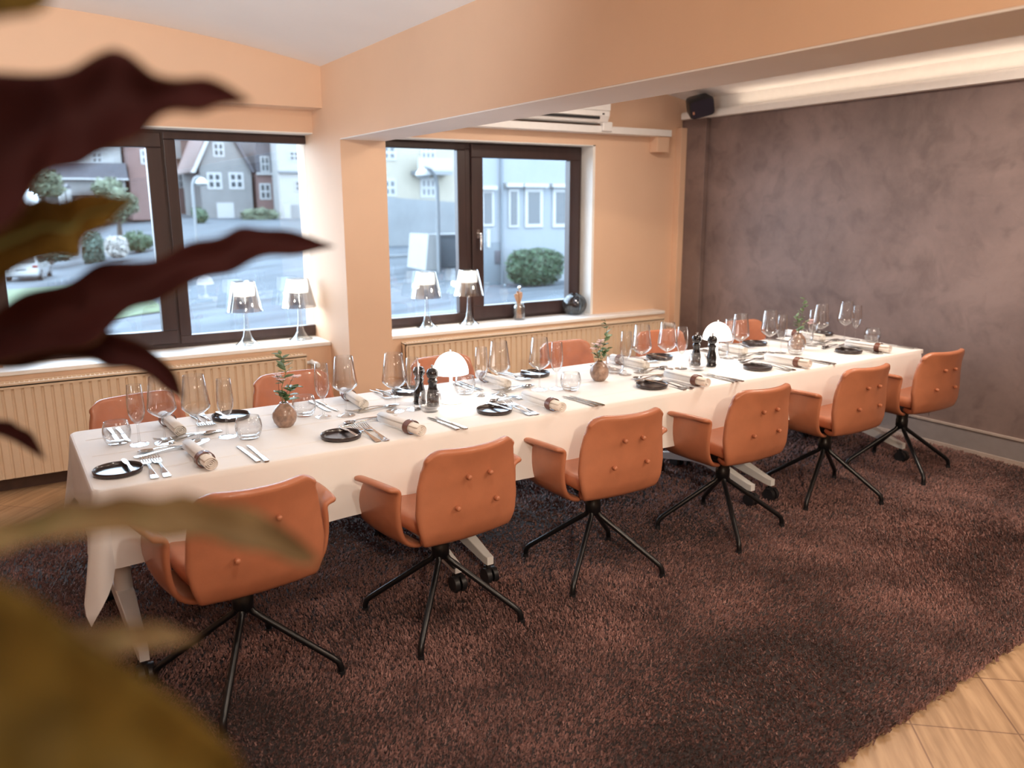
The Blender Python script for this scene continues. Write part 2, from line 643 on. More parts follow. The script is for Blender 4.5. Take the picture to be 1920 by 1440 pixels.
# grey wall with its pilaster, skirting and the white pipe duct on top
struct('wall_grey', MB().box(XG, XG + 0.2, YBACK, 6.1, -0.02, 2.39), M['concrete'], 'mottled grey plaster wall behind the table end', smooth=False)
struct('wall_grey_pilaster', MB().box(XG - 0.05, XG, 5.43, YW, -0.02, 2.39), M['concrete'], 'grey plastered pilaster in the corner', smooth=False, bevel=0.004)
struct('wall_above_grey', MB().box(XG, XG + 0.2, YBACK, 6.1, 2.39, 2.9), M['white_paint'], 'cream strip of wall above the white duct', smooth=False)
sk = MB()
sk.box(XG - 0.012, XG, YBACK, 5.43, -0.02, 0.155)
struct('baseboard_grey', sk, M['grey_skirting'], 'grey skirting under the plaster wall', smooth=False)
sk = MB()
sk.box(XG - 0.02, XG, YBACK, 5.43, 0.155, 0.168)
sk.box(XG - 0.024, XG - 0.012, YBACK, 5.43, -0.02, 0.022)
struct('trim_8', sk, mat('pale_stone_edge', (0.42, 0.34, 0.30), 0.6, var=0.1), 'pale edging along the grey skirting', smooth=False)
dk = MB()
path = [(XG - 0.035, y, 2.422) for y in np.linspace(YBACK, 5.36, 12)] + [(XG - 0.06, 5.45, 2.422), (XG - 0.085, 5.52, 2.42), (XG - 0.10, 5.66, 2.418)]
for k, p in enumerate(path):
    pass
P = []
prof = [(-0.032, -0.032), (0.032, -0.032), (0.034, 0.032), (0.0, 0.034), (-0.022, 0.028), (-0.034, 0.012)]
for x, y, z in path:
    P.append([(x + a, y, z + b) for a, b in prof] + [(x + prof[0][0], y, z + prof[0][1])])
dk.grid(P)
dk.add([P[-1][k] for k in range(6)], [(0, 1, 2, 3, 4, 5)])
struct('trim_9', dk, M['white_paint'], 'white pipe duct along the top of the grey wall', angle=50, bevel=0.004)

# rest of the room, behind the camera
rm = MB()
rm.box(-2.1, -1.95, YBACK, 6.1, -0.02, 2.9)
struct('wall_far_side', rm, M['wall'], smooth=False)
struct('wall_back', MB().box(-2.1, XG + 0.2, YBACK - 0.15, YBACK, -0.02, 2.9), M['wall'], smooth=False)


# ------------------------------------------------------------------ windows
def window(name, label, frames, sashes, panes, handle=None, x_off=0):
    w = bpy.data.objects.new(name, None)
    COL.objects.link(w)
    w['kind'] = 'structure'
    w['label'] = label
    obj('frame', frames, M['frame'], w, smooth=False, bevel=0.005)
    for s in sashes:
        obj('sash', s, M['frame'], w, smooth=False, bevel=0.006)
    for x0, x1, z0, z1 in panes:
        obj('pane', MB().box(x0, x1, YF + 0.0, YF + 0.006, z0, z1), M['pane'], w, smooth=False)
    if handle:
        hb = MB()
        hx, hz = handle
        hb.box(hx - 0.013, hx + 0.013, YF - 0.048, YF - 0.04, hz - 0.035, hz + 0.035)
        hb.tube([(hx, YF - 0.045, hz), (hx, YF - 0.085, hz), (hx, YF - 0.09, hz - 0.02), (hx, YF - 0.09, hz - 0.13)], [0.009, 0.009, 0.010, 0.009], 10)
        obj('handle', hb, M['steel'], w)
    return w


def ring(x0, x1, z0, z1, t, y0, y1, mb=None, tb=None, tt=None):
    mb = mb or MB()
    tb, tt = tb or t, tt or t
    mb.box(x0, x1, y0, y1, z0, z0 + tb)
    mb.box(x0, x1, y0, y1, z1 - tt, z1)
    mb.box(x0, x0 + t, y0, y1, z0 + tb, z1 - tt)
    mb.box(x1 - t, x1, y0, y1, z0 + tb, z1 - tt)
    return mb


ZT = 2.136
f1 = MB()
ring(-0.12, XB0 + 0.08, ZS, ZT, 0.055, YF - 0.02, YF + 0.06, f1)
f1.box(0.975, 1.03, YF - 0.02, YF + 0.06, ZS + 0.05, ZT - 0.05)
s_left = ring(-0.07, 0.985, ZS + 0.03, ZT - 0.02, 0.095, YF - 0.045, YF + 0.03)
s_right = MB()
ring(1.0, XB0 + 0.09, ZS + 0.02, ZT - 0.01, 0.075, YF - 0.03, YF + 0.03, s_right, tb=0.062, tt=0.05)
hn = MB()
window('window_1', 'dark brown window with two sashes left of the column', f1, [s_left, s_right],
       [(0.02, 0.895, ZS + 0.12, ZT - 0.11), (1.07, XB0, ZS + 0.075, ZT - 0.05)])
f2 = MB()
ring(XB1 - 0.08, 4.40, ZS, ZT, 0.05, YF - 0.02, YF + 0.06, f2)
f2.box(3.235, 3.30, YF - 0.02, YF + 0.06, ZS + 0.05, ZT - 0.05)
s2l = ring(XB1 - 0.09, 3.245, ZS + 0.02, ZT - 0.01, 0.075, YF - 0.03, YF + 0.03, None, 0.062, 0.05)
s2r = ring(3.29, 4.365, ZS + 0.025, ZT - 0.01, 0.105, YF - 0.045, YF + 0.03)
window('window_2', 'dark brown window with fixed and opening sash next to the grey wall', f2, [s2l, s2r],
       [(XB1, 3.172, ZS + 0.08, ZT - 0.05), (3.39, 4.262, ZS + 0.125, ZT - 0.11)], handle=(3.345, 1.42))


# ------------------------------------------------------------------ radiators
def radiator(x0, x1, label, yf=5.47, zb=0.075, zt=0.645, valve=True):
    t = thing('radiator', label, 'radiator', ((x0 + x1) / 2, yf, 0))
    ox, oy = (x0 + x1) / 2, yf
    mb = MB()
    row0, row1, row2 = [], [], []
    pitch = 0.05
    n = int((x1 - x0 - 0.04) / pitch)
    xs = []
    for k in range(n):
        b = x0 + 0.02 + k * (x1 - x0 - 0.04) / n
        xs += [(b, 0.0), (b + 0.032, 0.0), (b + 0.037, 0.011), (b + 0.045, 0.011)]
    xs.append((x1 - 0.02, 0.0))
    P = []
    for x, d in xs:
        P.append([(x - ox, d * 0.3 - 0.0, zb), (x - ox, d, zb + 0.03), (x - ox, d, zt - 0.045), (x - ox, d * 0.0, zt - 0.03)])
    mb.grid(P)
    mb.box(x0 - ox, x1 - ox, 0.012, 0.028, zb, zt - 0.03)
    mb.box(x0 - ox, x1 - ox, -0.004, 0.02, zt - 0.032, zt - 0.02)
    mb.box(x0 - ox, x1 - ox, 0.07, 0.085, zb, zt - 0.03)
    obj('panel', mb, M['rad'], t, angle=20)
    g = MB()
    g.box(x0 - ox, x1 - ox, -0.004, 0.09, zt - 0.02, zt - 0.012)
    k = x0 - ox + 0.02
    while k < x1 - ox - 0.02:
        g.box(k, k + 0.006, 0.0, 0.085, zt - 0.012, zt - 0.004)
        k += 0.025
    g.box(x0 - ox, x1 - ox, -0.004, 0.006, zt - 0.02, zt)
    g.box(x0 - ox, x1 - ox, 0.08, 0.09, zt - 0.02, zt)
    obj('top_grille', g, M['rad'], t, smooth=False)
    for xe in (x0 - ox, x1 - ox - 0.012):
        obj('side_cover', MB().box(xe, xe + 0.012, -0.003, 0.09, zb, zt - 0.01), M['rad'], t, smooth=False, bevel=0.003)
    if valve:
        v = MB()
        xe = x1 - ox
        v.tube([(xe, 0.045, zt - 0.07), (xe + 0.05, 0.045, zt - 0.07)], 0.012, 10)
        v.tube([(xe + 0.045, 0.045, zt - 0.07), (xe + 0.05, -0.03, zt - 0.07)], [0.018, 0.018], 14)
        v.tube([(xe + 0.05, 0.045, zt - 0.05), (xe + 0.05, 0.045, -0.02)], 0.008, 8)
        vo = obj('valve', v, M['white_paint'], t)
        kb = MB()
        kb.tube([(xe + 0.05, -0.03, zt - 0.07), (xe + 0.05, -0.085, zt - 0.07)], [0.02, 0.017], 14)
        obj('knob', kb, M['white_paint'], vo)
    for xe in (x0 + 0.35, (x0 + x1) / 2, x1 - 0.35):
        obj('bracket', MB().box(xe - ox - 0.015, xe - ox + 0.015, 0.085, YS - yf - 0.001, zb + 0.05, zt - 0.06), M['rad'], t, smooth=False)
    return t


radiator(-1.6, 1.735, 'long ribbed cream radiator under the sill left of the column')
radiator(2.49, 5.03, 'ribbed cream radiator under the sill right of the column', zt=0.655)

# ------------------------------------------------------------------ air conditioner
ac = thing('air_conditioner', 'white wall air conditioner above the duct, mostly hidden by the beam', 'air conditioner', (3.9, YW, 2.31))
body = MB()
prof = [(-0.20, 0.05), (-0.175, 0.0), (-0.05, -0.005), (0.0, 0.0), (0.0, 0.285), (-0.17, 0.285), (-0.205, 0.25)]
n = len(prof)
vs = [(x, y, z) for x in (-0.53, 0.51) for y, z in prof]
fs = [tuple(range(n)), tuple(range(n, 2 * n))[::-1]] + [((i + 1) % n, i, n + i, n + (i + 1) % n) for i in range(n)]
body.add(vs, fs)
obj('housing', body, M['white_paint'], ac, smooth=False, bevel=0.01)
obj('front_panel', MB().box(-0.525, 0.505, -0.212, -0.20, 0.09, 0.245), M['white_paint'], ac, smooth=False, bevel=0.004)
obj('louver', MB().box(-0.45, 0.40, -0.205, -0.18, 0.022, 0.040), M['black_plastic'], ac, smooth=False)
obj('flap', MB().box(-0.46, 0.41, -0.214, -0.198, 0.045, 0.082), M['white_paint'], ac, smooth=False, bevel=0.003)
obj('sensor', MB().box(0.43, 0.445, -0.207, -0.19, 0.058, 0.070), M['black_plastic'], ac, smooth=False)
cb = thing('cable_box', 'small white cable box with a thin wire on the duct board', 'cable box', (4.42, 5.598, 2.275))
obj('box', MB().box(-0.05, 0.05, -0.03, 0.02, -0.03, 0.045), M['white_paint'], cb, smooth=False, bevel=0.008)
obj('wire', MB().tube([(-0.04, -0.02, 0.03), (-0.10, -0.03, 0.03), (-0.15, -0.02, 0.055), (-0.17, 0.01, 0.07)], 0.003, 6), M['white_paint'], cb)

# ------------------------------------------------------------------ loudspeaker
sp = thing('loudspeaker', 'small black loudspeaker tilted down in the top corner by the grey wall', 'loudspeaker', (5.24, 5.36, 2.475))
cab = MB()
sec = []
for y, w, h in ((-0.085, 0.105, 0.078), (-0.07, 0.108, 0.082), (0.06, 0.098, 0.074), (0.085, 0.085, 0.062)):
    ringp = []
    for k in range(24):
        a = 2 * PI * k / 24
        c, s = math.cos(a), math.sin(a)
        ringp.append((w * math.copysign(abs(c) ** 0.35, c), y, h * math.copysign(abs(s) ** 0.35, s)))
    sec.append(ringp + [ringp[0]])
cab.grid(sec)
cab.add(sec[0][:-1], [tuple(range(24))])
cab.add(sec[-1][:-1], [tuple(range(24))[::-1]])
obj('cabinet', cab, M['black_plastic'], sp, angle=50)
gr = MB()
gr.prism_y([(0.096 * math.copysign(abs(math.cos(2 * PI * k / 24)) ** 0.35, math.cos(2 * PI * k / 24)), 0.07 * math.copysign(abs(math.sin(2 * PI * k / 24)) ** 0.35, math.sin(2 * PI * k / 24))) for k in range(24)], -0.092, -0.084)
obj('grille', gr, mat('black_speaker_cloth', (0.02, 0.015, 0.03), 0.85, bump=0.5, bscale=900), sp, angle=50)
obj('badge', MB().box(-0.085, -0.07, -0.0945, -0.0915, -0.035, -0.012), mat('tan_badge', (0.55, 0.25, 0.15), 0.5), sp, smooth=False)
sp.rotation_euler = (R(22), R(-14), R(-32))
bk = MB()
bk.tube([(0.0, 0.08, 0.02), (0.05, 0.16, 0.05), (0.12, 0.20, 0.06)], 0.014, 10)
obj('bracket', bk, M['white_metal'], sp)

# ================================================================== the rug
rug = obj('rug', MB().prism([(-1.2, 1.22), (1.945, 1.326), (5.02, 1.52), (5.385, 1.54), (5.355, 4.76), (-1.2, 4.70)], -0.02, 0.002), mat('taupe_rug_backing', (0.03, 0.02, 0.019), 0.9, var=0.2), smooth=False)
tag(rug, 'large dark taupe shag rug under the table and chairs', 'rug')


def pile(parent):
    r = np.random.default_rng(5)
    out = []

    def inside(x, y):
        fl = 1.20 + (x + 1.2) * 0.0345
        fl = np.where(x > 1.945, 1.306 + (x - 1.945) * 0.0635, fl)
        bk = 4.72 + (x + 1.2) * 0.009
        ed = 0.008 * np.sin(x * 61) + 0.006 * np.sin(x * 137 + 1)
        return (y > fl + ed * 0.7) & (y < bk) & (x < 5.395 + 0.006 * np.sin(y * 70)) & (x > -1.2) & (r.uniform(0, 1, len(x)) < np.clip((y - fl - ed * 0.7) / 0.02 + 0.45, 0, 1))
    zones = [(-0.3, 3.6, 1.1, 2.75, 24000), (3.6, 5.42, 1.3, 2.9, 17000), (-0.3, 1.9, 2.75, 3.9, 18000), (1.9, 5.42, 2.75, 3.3, 14000), (1.9, 5.42, 3.3, 4.8, 7000), (-0.6, 1.9, 3.9, 4.8, 11000)]
    for x0, x1, y0, y1, dens in zones:
        n = int((x1 - x0) * (y1 - y0) * dens)
        x = r.uniform(x0, x1, n)
        y = r.uniform(y0, y1, n)
        k = inside(x, y)
        # only what the room's camera side can see of it
        k &= (x > -0.35 + 0.0 * y)
        out.append(np.c_[x[k], y[k], np.full(k.sum(), 1.0 if dens > 20000 else (1.25 if dens > 10000 else 1.6))])
    P = np.concatenate(out)
    n = len(P)
    big = np.sin(P[:, 0] * 2.3 + 1.7 * np.sin(P[:, 1] * 1.9)) + 0.8 * np.sin(P[:, 1] * 3.7 + P[:, 0] * 1.3 + 2)
    az = big * 1.6 + r.normal(0, 0.9, n)
    lean = r.uniform(0.002, 0.016, n)
    h = r.uniform(0.014, 0.024, n) * (0.9 + 0.08 * big)
    wd = r.uniform(0.0026, 0.0056, n) * P[:, 2]
    a2 = r.uniform(0, PI, n)
    base = np.c_[P[:, 0], P[:, 1], np.full(n, -0.006)]
    d = np.c_[np.cos(a2), np.sin(a2), np.zeros(n)] * wd[:, None]
    top = base + np.c_[np.cos(az) * lean, np.sin(az) * lean, h]
    tw = np.c_[np.cos(a2 + 0.9), np.sin(a2 + 0.9), np.zeros(n)] * (wd * 0.55)[:, None]
    V = np.stack([base - d, base + d, top + tw, top - tw], 1).reshape(-1, 3).astype(np.float32)
    F = np.arange(n * 4, dtype=np.int32)
    me = bpy.data.meshes.new('pile')
    me.vertices.add(n * 4)
    me.vertices.foreach_set('co', V.ravel())
    me.loops.add(n * 4)
    me.loops.foreach_set('vertex_index', F)
    me.polygons.add(n)
    me.polygons.foreach_set('loop_start', np.arange(0, n * 4, 4, dtype=np.int32))
    me.polygons.foreach_set('loop_total', np.full(n, 4, dtype=np.int32))
    me.update(calc_edges=True)
    me.materials.append(M['pile'])
    o = bpy.data.objects.new('pile', me)
    COL.objects.link(o)
    o.parent = parent
    o['kind'] = 'stuff'


pile(rug)
# ================================================================== tables and cloths
ZT0 = 0.745
SL = 0.0225                                    # the row of tables stands slightly askew


def front_y(x):
    return 2.85 + SL * (x - 0.18)


def back_y(x):
    return 3.685 + SL * (x - 0.18) * 0.75


def table(x0, x1, label):
    xc = (x0 + x1) / 2
    yc = (front_y(xc) + back_y(xc)) / 2
    t = thing('table', label, 'table', (xc, yc, 0), math.atan(SL), 'tables under the white cloths')
    hx = (x1 - x0) / 2
    obj('tabletop', MB().box(-hx, hx, -0.405, 0.405, 0.715, 0.742), M['white_paint'], t, smooth=False, bevel=0.004)
    for s in (-1, 1):
        lx = s * (hx - 0.075)
        p = MB()
        p.tube([(lx, 0, 0.17), (lx, 0, 0.40), (lx, 0, 0.714)], [0.034, 0.028, 0.03], 20)
        p.box(lx - 0.03, lx + 0.03, -0.25, 0.25, 0.69, 0.714)
        leg = obj('leg', p, M['white_metal'], t)
        foot = MB()
        st = []
        for y, w, zb, zt in ((-0.385, 0.016, 0.088, 0.125), (-0.36, 0.019, 0.09, 0.128), (-0.05, 0.032, 0.15, 0.21), (0.05, 0.032, 0.15, 0.21), (0.36, 0.019, 0.09, 0.128), (0.385, 0.016, 0.088, 0.125)):
            st.append([(lx - w, y, zb), (lx + w, y, zb), (lx + w, y, zt), (lx - w, y, zt), (lx - w, y, zb)])
        foot.grid(st)
        foot.add(st[0][:4], [(0, 3, 2, 1)])
        foot.add(st[-1][:4], [(0, 1, 2, 3)])
        obj('foot_bar', foot, M['white_metal'], t, smooth=False, bevel=0.004)
        for e in (-1, 1):
            c = MB()
            cy = e * 0.365
            for dx in (-0.017, 0.017):
                c.tube([(lx + dx - 0.011, cy + e * 0.012, 0.036), (lx + dx + 0.011, cy + e * 0.012, 0.036)], 0.036, 18)
            c.tube([(lx, cy, 0.03), (lx, cy, 0.09)], 0.011, 10)
            c.box(lx - 0.012, lx + 0.012, cy - 0.02, cy + 0.02, 0.052, 0.074)
            obj('caster', c, M['black_plastic'], t)
    return t


table(0.19, 1.605, 'white folding table on casters at the plant end of the row')
table(1.615, 3.485, 'white folding table on casters in the middle of the row')
table(3.495, 4.93, 'white folding table on casters at the grey wall end of the row')


def cloth(name, x0, x1, ends, label, lift=0.0, seed=1):
    """cloth over the table row between x0 and x1; ends lists the ends that hang down ('a' near x0, 'b' near x1)"""
    r = random.Random(seed)
    mb = MB()
    rc = 0.03
    A = lambda x, side: (x, front_y(x) if side == 0 else back_y(x))
    path = []                                  # (x, y, nx, ny, corner amount)

    def long_edge(xa, xb, side):
        n = max(2, int(abs(xb - xa) / 0.035))
        for i in range(n + 1):
            x = xa + (xb - xa) * i / n
            path.append((*A(x, side), 0, -1 if side == 0 else 1, 0))

    def corner(cx, cy, a0, a1):
        for i in range(1, 10):
            q = i / 10
            a = a0 + (a1 - a0) * q
            path.append((cx + rc * math.cos(a), cy + rc * math.sin(a), math.cos(a), math.sin(a), math.sin(PI * q)))

    def end_edge(x, xt, ya, yb, nx):
        n = int(abs(yb - ya) / 0.035)
        for i in range(n + 1):
            y = ya + (yb - ya) * i / n
            path.append((x + (xt - x) * i / n, y, nx, 0, 0))
    if 'a' in ends:
        xa0, xa1 = x0, x0 - 0.006
        long_edge(x1, xa1 + rc, 1)
        corner(xa1 + rc, back_y(xa1) - rc, PI / 2, PI)
        end_edge(xa1, xa0, back_y(xa1) - rc, front_y(xa0) + rc, -1)
        corner(xa0 + rc, front_y(xa0) + rc, PI, 1.5 * PI)
        long_edge(xa0 + rc, x1, 0)
    else:
        xb0, xb1 = x1 - 0.03, x1 + 0.03
        long_edge(x0, xb0 - rc, 0)
        corner(xb0 - rc, front_y(xb0) + rc, -PI / 2, 0)
        end_edge(xb0, xb1, front_y(xb0) + rc, back_y(xb1) - rc, 1)
        corner(xb1 - rc, back_y(xb1) - rc, 0, PI / 2)
        long_edge(xb1 - rc, x0, 1)
    n = len(path)
    levels = [0, 0.006, 0.014, 0.03, 0.06, 0.10, 0.15, 0.20, 0.24, 0.275]
    ph = [r.uniform(0, 6) for _ in range(4)]
    P = []
    s = 0
    for i, (x, y, nx, ny, c) in enumerate(path):
        if i:
            s += math.hypot(x - path[i - 1][0], y - path[i - 1][1])
        row = []
        cw = max(0.0, min(1.0, c))
        for d in levels:
            q = d / 0.275
            fold = (math.sin(s * 7.3 + ph[0]) + 0.6 * math.sin(s * 15.1 + ph[1]) + 0.35 * math.sin(s * 29 + ph[2]))
            off = 0.010 * (1 - math.exp(-d / 0.006)) + 0.010 * q + 0.007 * q * q * fold
            off += cw * 0.075 * q ** 1.2
            drop = d * (1 + 0.60 * (math.asin(cw) / (PI / 2) if cw > 0 else 0)) - 0.004 * q * math.sin(s * 2.1 + ph[3])
            zz = ZT0 + lift - max(0.0, drop - 0.010 * (1 - math.exp(-d / 0.006)) * 0.6)
            row.append((x + nx * (off + lift), y + ny * (off + lift), zz))
        P.append(row)
    mb.grid([row[::-1] for row in P])
    top = [row[0] for row in P]
    mb.add(top, [tuple(range(len(top)))])
    # pressed creases running along the cloth
    for f in (0.17, 0.50, 0.80):
        xa, xb = x0 + 0.03, x1 - 0.03
        pts = []
        for x in np.linspace(xa, xb, 24):
            y = front_y(x) * (1 - f) + back_y(x) * f
            pts.append([(x, y - 0.005, ZT0 + lift), (x, y, ZT0 + lift + 0.0016), (x, y + 0.005, ZT0 + lift)])
        mb.grid(pts)
    o = obj(name, mb, M['cloth'], angle=35)
    tag(o, label, 'tablecloth', 'white tablecloths')
    return o


cloth('tablecloth', 1.70, 4.94, 'b', 'long white tablecloth over the table end by the grey wall', 0.0, 3)
cloth('tablecloth', 0.18, 1.79, 'a', 'white tablecloth over the table end by the leafy plant', 0.0016, 5)


# ================================================================== chairs
def lerp_rows(rows, t):
    for (t0, a), (t1, b) in zip(rows, rows[1:]):
        if t <= t1:
            q = (t - t0) / (t1 - t0)
            return [u + (v - u) * q for u, v in zip(a, b)]
    return rows[-1][1]


def make_chair(label):
    t = thing('armchair', label, 'chair')
    # backrest sheet: rows (v: y, z, half width, forward curl of the edges)
    rows = [(0.0, (-0.095, 0.402, 0.160, 0.00)), (0.10, (-0.160, 0.402, 0.188, 0.004)), (0.20, (-0.215, 0.424, 0.200, 0.012)), (0.30, (-0.243, 0.480, 0.220, 0.030)),
            (0.45, (-0.256, 0.555, 0.234, 0.050)), (0.65, (-0.264, 0.650, 0.226, 0.060)), (0.82, (-0.276, 0.730, 0.212, 0.062)), (0.93, (-0.288, 0.780, 0.205, 0.060)), (1.0, (-0.295, 0.806, 0.203, 0.058))]
    P = []
    nv, nu = 20, 22
    for i in range(nv + 1):
        v = i / nv
        y, z, w, c = lerp_rows(rows, v)
        row = []
        for j in range(nu + 1):
            u = -1 + 2 * j / nu
            au = abs(u)
            zz = z
            k = max(0.0, (v - 0.80) / 0.20)
            if au > 0.72:
                q = (au - 0.72) / 0.28
                zz -= 0.052 * (1 - math.sqrt(max(0, 1 - q * q))) * k ** 0.7
            ww = w - 0.012 * k * k
            zz -= 0.010 * (1 - au * au) * k                      # the top edge dips a little in the middle
            if v < 0.25:
                zz += 0.022 * au * au * (1 - v / 0.25)
            row.append((ww * u, y + c * au ** 2.2, zz))
        P.append(row)
    back = obj('backrest', MB().grid(P), M['leather'], t, solid=0.030, sub=1, offset=1.0, angle=180)
    for bx, bz in ((-0.048, 0.690), (0.048, 0.690), (-0.088, 0.575), (0.088, 0.575)):
        b = MB()
        yb = -0.2585 - (bz - 0.575) * 0.09 - 0.019 + 0.055 * (abs(bx) / 0.23) ** 2.2
        prof = [(0.0, 0.0045), (0.005, 0.004), (0.0085, 0.0015), (0.0095, -0.003), (0.0095, -0.006)]
        b.lathe(prof, 14)
        b.v = [(bx + x, yb - z, bz + y) for x, y, z in b.v]
        obj('button', b, M['leather'], back)
        b2 = MB()
        b2.lathe(prof, 14)
        yi = yb + 0.012
        b2.v = [(bx + x, yi + z, bz + y) for x, y, z in b2.v]
        obj('button', b2, M['leather'], back)
    # seat
    P = []
    for i in range(15):
        v = i / 14
        y = -0.19 + 0.43 * v
        zc = 0.447 + 0.010 * math.sin(PI * min(1, v * 1.1)) - 0.010 * (1 - v) - (0.035 * max(0, (v - 0.8) / 0.2) ** 2)
        w = 0.165 + 0.055 * math.sin(PI * min(1.0, 0.15 + v * 0.75)) ** 0.8
        row = []
        for j in range(13):
            u = -1 + 2 * j / 12
            row.append((w * u, y + 0.015 * (1 - u * u) * v, zc + 0.016 * u * u))
        P.append(row)
    obj('seat', MB().grid(P), M['leather'], t, solid=0.062, sub=1, offset=-1.0, angle=180)
    # armrests: cross-section from the seat side up to the outward lip, swept front to back
    for s in (-1, 1):
        cs = [(0.150, 0.404, -0.13, 0.14), (0.195, 0.410, -0.135, 0.175), (0.232, 0.434, -0.14, 0.185), (0.254, 0.475, -0.143, 0.175), (0.264, 0.540, -0.147, 0.150),
              (0.262, 0.600, -0.151, 0.120), (0.258, 0.630, -0.153, 0.102), (0.262, 0.645, -0.154, 0.094), (0.278, 0.652, -0.154, 0.090), (0.305, 0.655, -0.150, 0.086)]
        P = []
        for k, (x, z, y0, y1) in enumerate(cs):
            row = []
            for j in range(11):
                q = j / 10
                y = y0 + (y1 - y0) * q
                bulge = 0.012 * math.sin(PI * q) * (1 if 2 <= k <= 6 else 0.3)
                flare = 0.018 * q * (k >= 7) + 0.006 * q
                row.append((s * (x + bulge + flare), y, z - 0.006 * q * (k >= 6) + (0.004 * math.sin(PI * q) if k > 6 else 0)))
            P.append(row)
        if s < 0:
            P = [row[::-1] for row in P]
        obj('armrest', MB().grid(P), M['leather'], t, solid=0.022, sub=1, offset=0.0, angle=180)
    # swivel base
    hub = MB()
    hub.lathe([(0.0, 0.392), (0.09, 0.392), (0.09, 0.380), (0.036, 0.372), (0.033, 0.330), (0.036, 0.325), (0.036, 0.285), (0.024, 0.268), (0.0, 0.268)], 24)
    obj('hub', hub, M['black_metal'], t)
    for k in range(4):
        lg = MB()
        lg.tube([(0.012, 0, 0.318), (0.020, 0, 0.285), (0.034, 0, 0.262), (0.060, 0, 0.244), (0.180, 0, 0.158), (0.300, 0, 0.072), (0.318, 0, 0.056), (0.325, 0, 0.036), (0.326, 0, 0.012)], 0.0122, 10)
        lo = obj('leg', lg, M['black_metal'], t)
        lo.rotation_euler = (0, 0, PI / 2 * k + PI / 4)
        ft = MB()
        ft.lathe([(0.0, 0.022), (0.0135, 0.022), (0.0145, 0.002), (0.0, 0.002)], 12, 0.326, 0, 0)
        obj('foot', ft, M['black_plastic'], lo)
    return t


chairs = Kind(make_chair)
ORD = ['nearest', 'second', 'third', 'fourth', 'fifth', 'sixth']


def seat_word(n, side):
    """n counts from the grey wall (1 nearest)"""
    if n == 1:
        return '%s seat nearest the grey wall' % side
    return '%s %s seat from the grey wall' % (ORD[n - 1], side)


FRONT = [(0.585, 2.715, 5, 152), (1.370, 2.744, 6, 139), (2.176, 2.793, -1, 128), (3.027, 2.814, 1, 150), (3.900, 2.865, 0, 114), (4.704, 2.910, -2, 149)]
BACKS = [(0.505, 3.78, 192, 120), (1.236, 3.90, 184, 140), (2.106, 3.89, 185, 100), (3.000, 3.93, 183, 135), (3.790, 3.95, 176, 150), (4.630, 3.98, 176, 120)]


def chair_label(i, side):
    n = 6 - i
    if side == 'rug':
        w = 'beside the grey wall' if n == 1 else ('nearest the leafy plant' if n == 6 else ORD[n - 1] + ' from the grey wall')
        return 'cognac leather swivel armchair on the rug side of the table, ' + w
    w = 'beside the grey wall' if n == 1 else ('nearest the leafy plant' if n == 6 else ORD[n - 1] + ' from the grey wall')
    return 'cognac leather armchair on the window side by the radiators, ' + w


for side, LST in (('rug', FRONT), ('window', BACKS)):
    for i, (x, y, a, la) in enumerate(LST):
        c = chairs.put((x, y, 0), R(a), chair_label(i, side), 'cognac armchairs around the long table')
        k = 0
        for ch in c.children:
            if ch.name.startswith('leg'):
                ch.rotation_euler = (0, 0, R(la - a) + PI / 2 * k)
                k += 1


# ================================================================== tableware
ZC = ZT0 + 0.0022


def make_wine(label):
    t = thing('wine_glass', label, 'wine glass')
    b = MB()
    out = [(0.0045, 0.100), (0.014, 0.104), (0.036, 0.118), (0.051, 0.132), (0.0545, 0.141), (0.0535, 0.152), (0.047, 0.200), (0.0385, 0.264)]
    inn = [(0.0373, 0.265), (0.0458, 0.200), (0.0523, 0.152), (0.0532, 0.142), (0.0498, 0.134), (0.035, 0.121), (0.013, 0.108), (0.0, 0.106)]
    b.lathe(out + inn, 36)
    obj('bowl', b, M['glass'], t, angle=60)
    s = MB()
    s.lathe([(0.0, 0.0), (0.040, 0.0), (0.040, 0.0022), (0.020, 0.004), (0.007, 0.010), (0.0042, 0.022), (0.0036, 0.060), (0.0042, 0.100), (0.0, 0.101)], 28)
    obj('foot', s, M['glass'], t, angle=60)
    return t


def make_flute(label):
    t = thing('champagne_flute', label, 'champagne flute')
    b = MB()
    out = [(0.004, 0.082), (0.010, 0.086), (0.022, 0.102), (0.030, 0.125), (0.0325, 0.150), (0.0310, 0.185), (0.0265, 0.237)]
    inn = [(0.0255, 0.238), (0.0299, 0.185), (0.0313, 0.150), (0.0288, 0.126), (0.0205, 0.104), (0.009, 0.090), (0.0, 0.088)]
    b.lathe(out + inn, 32)
    obj('bowl', b, M['glass'], t, angle=60)
    s = MB()
    s.lathe([(0.0, 0.0), (0.035, 0.0), (0.035, 0.0022), (0.018, 0.004), (0.006, 0.010), (0.0042, 0.022), (0.0036, 0.060), (0.004, 0.082), (0.0, 0.083)], 28)
    obj('foot', s, M['glass'], t, angle=60)
    return t


def make_tumbler(label):
    b = MB()
    out = [(0.0, 0.0), (0.034, 0.0), (0.037, 0.003), (0.046, 0.018), (0.0515, 0.038), (0.0520, 0.052), (0.0480, 0.074), (0.0425, 0.090)]
    inn = [(0.0408, 0.0905), (0.0462, 0.074), (0.0500, 0.052), (0.0495, 0.038), (0.0440, 0.022), (0.030, 0.014), (0.0, 0.012)]
    b.lathe(out + inn, 36)
    o = obj('tumbler', b, M['glass'], angle=60)
    return tag(o, label, 'tumbler')


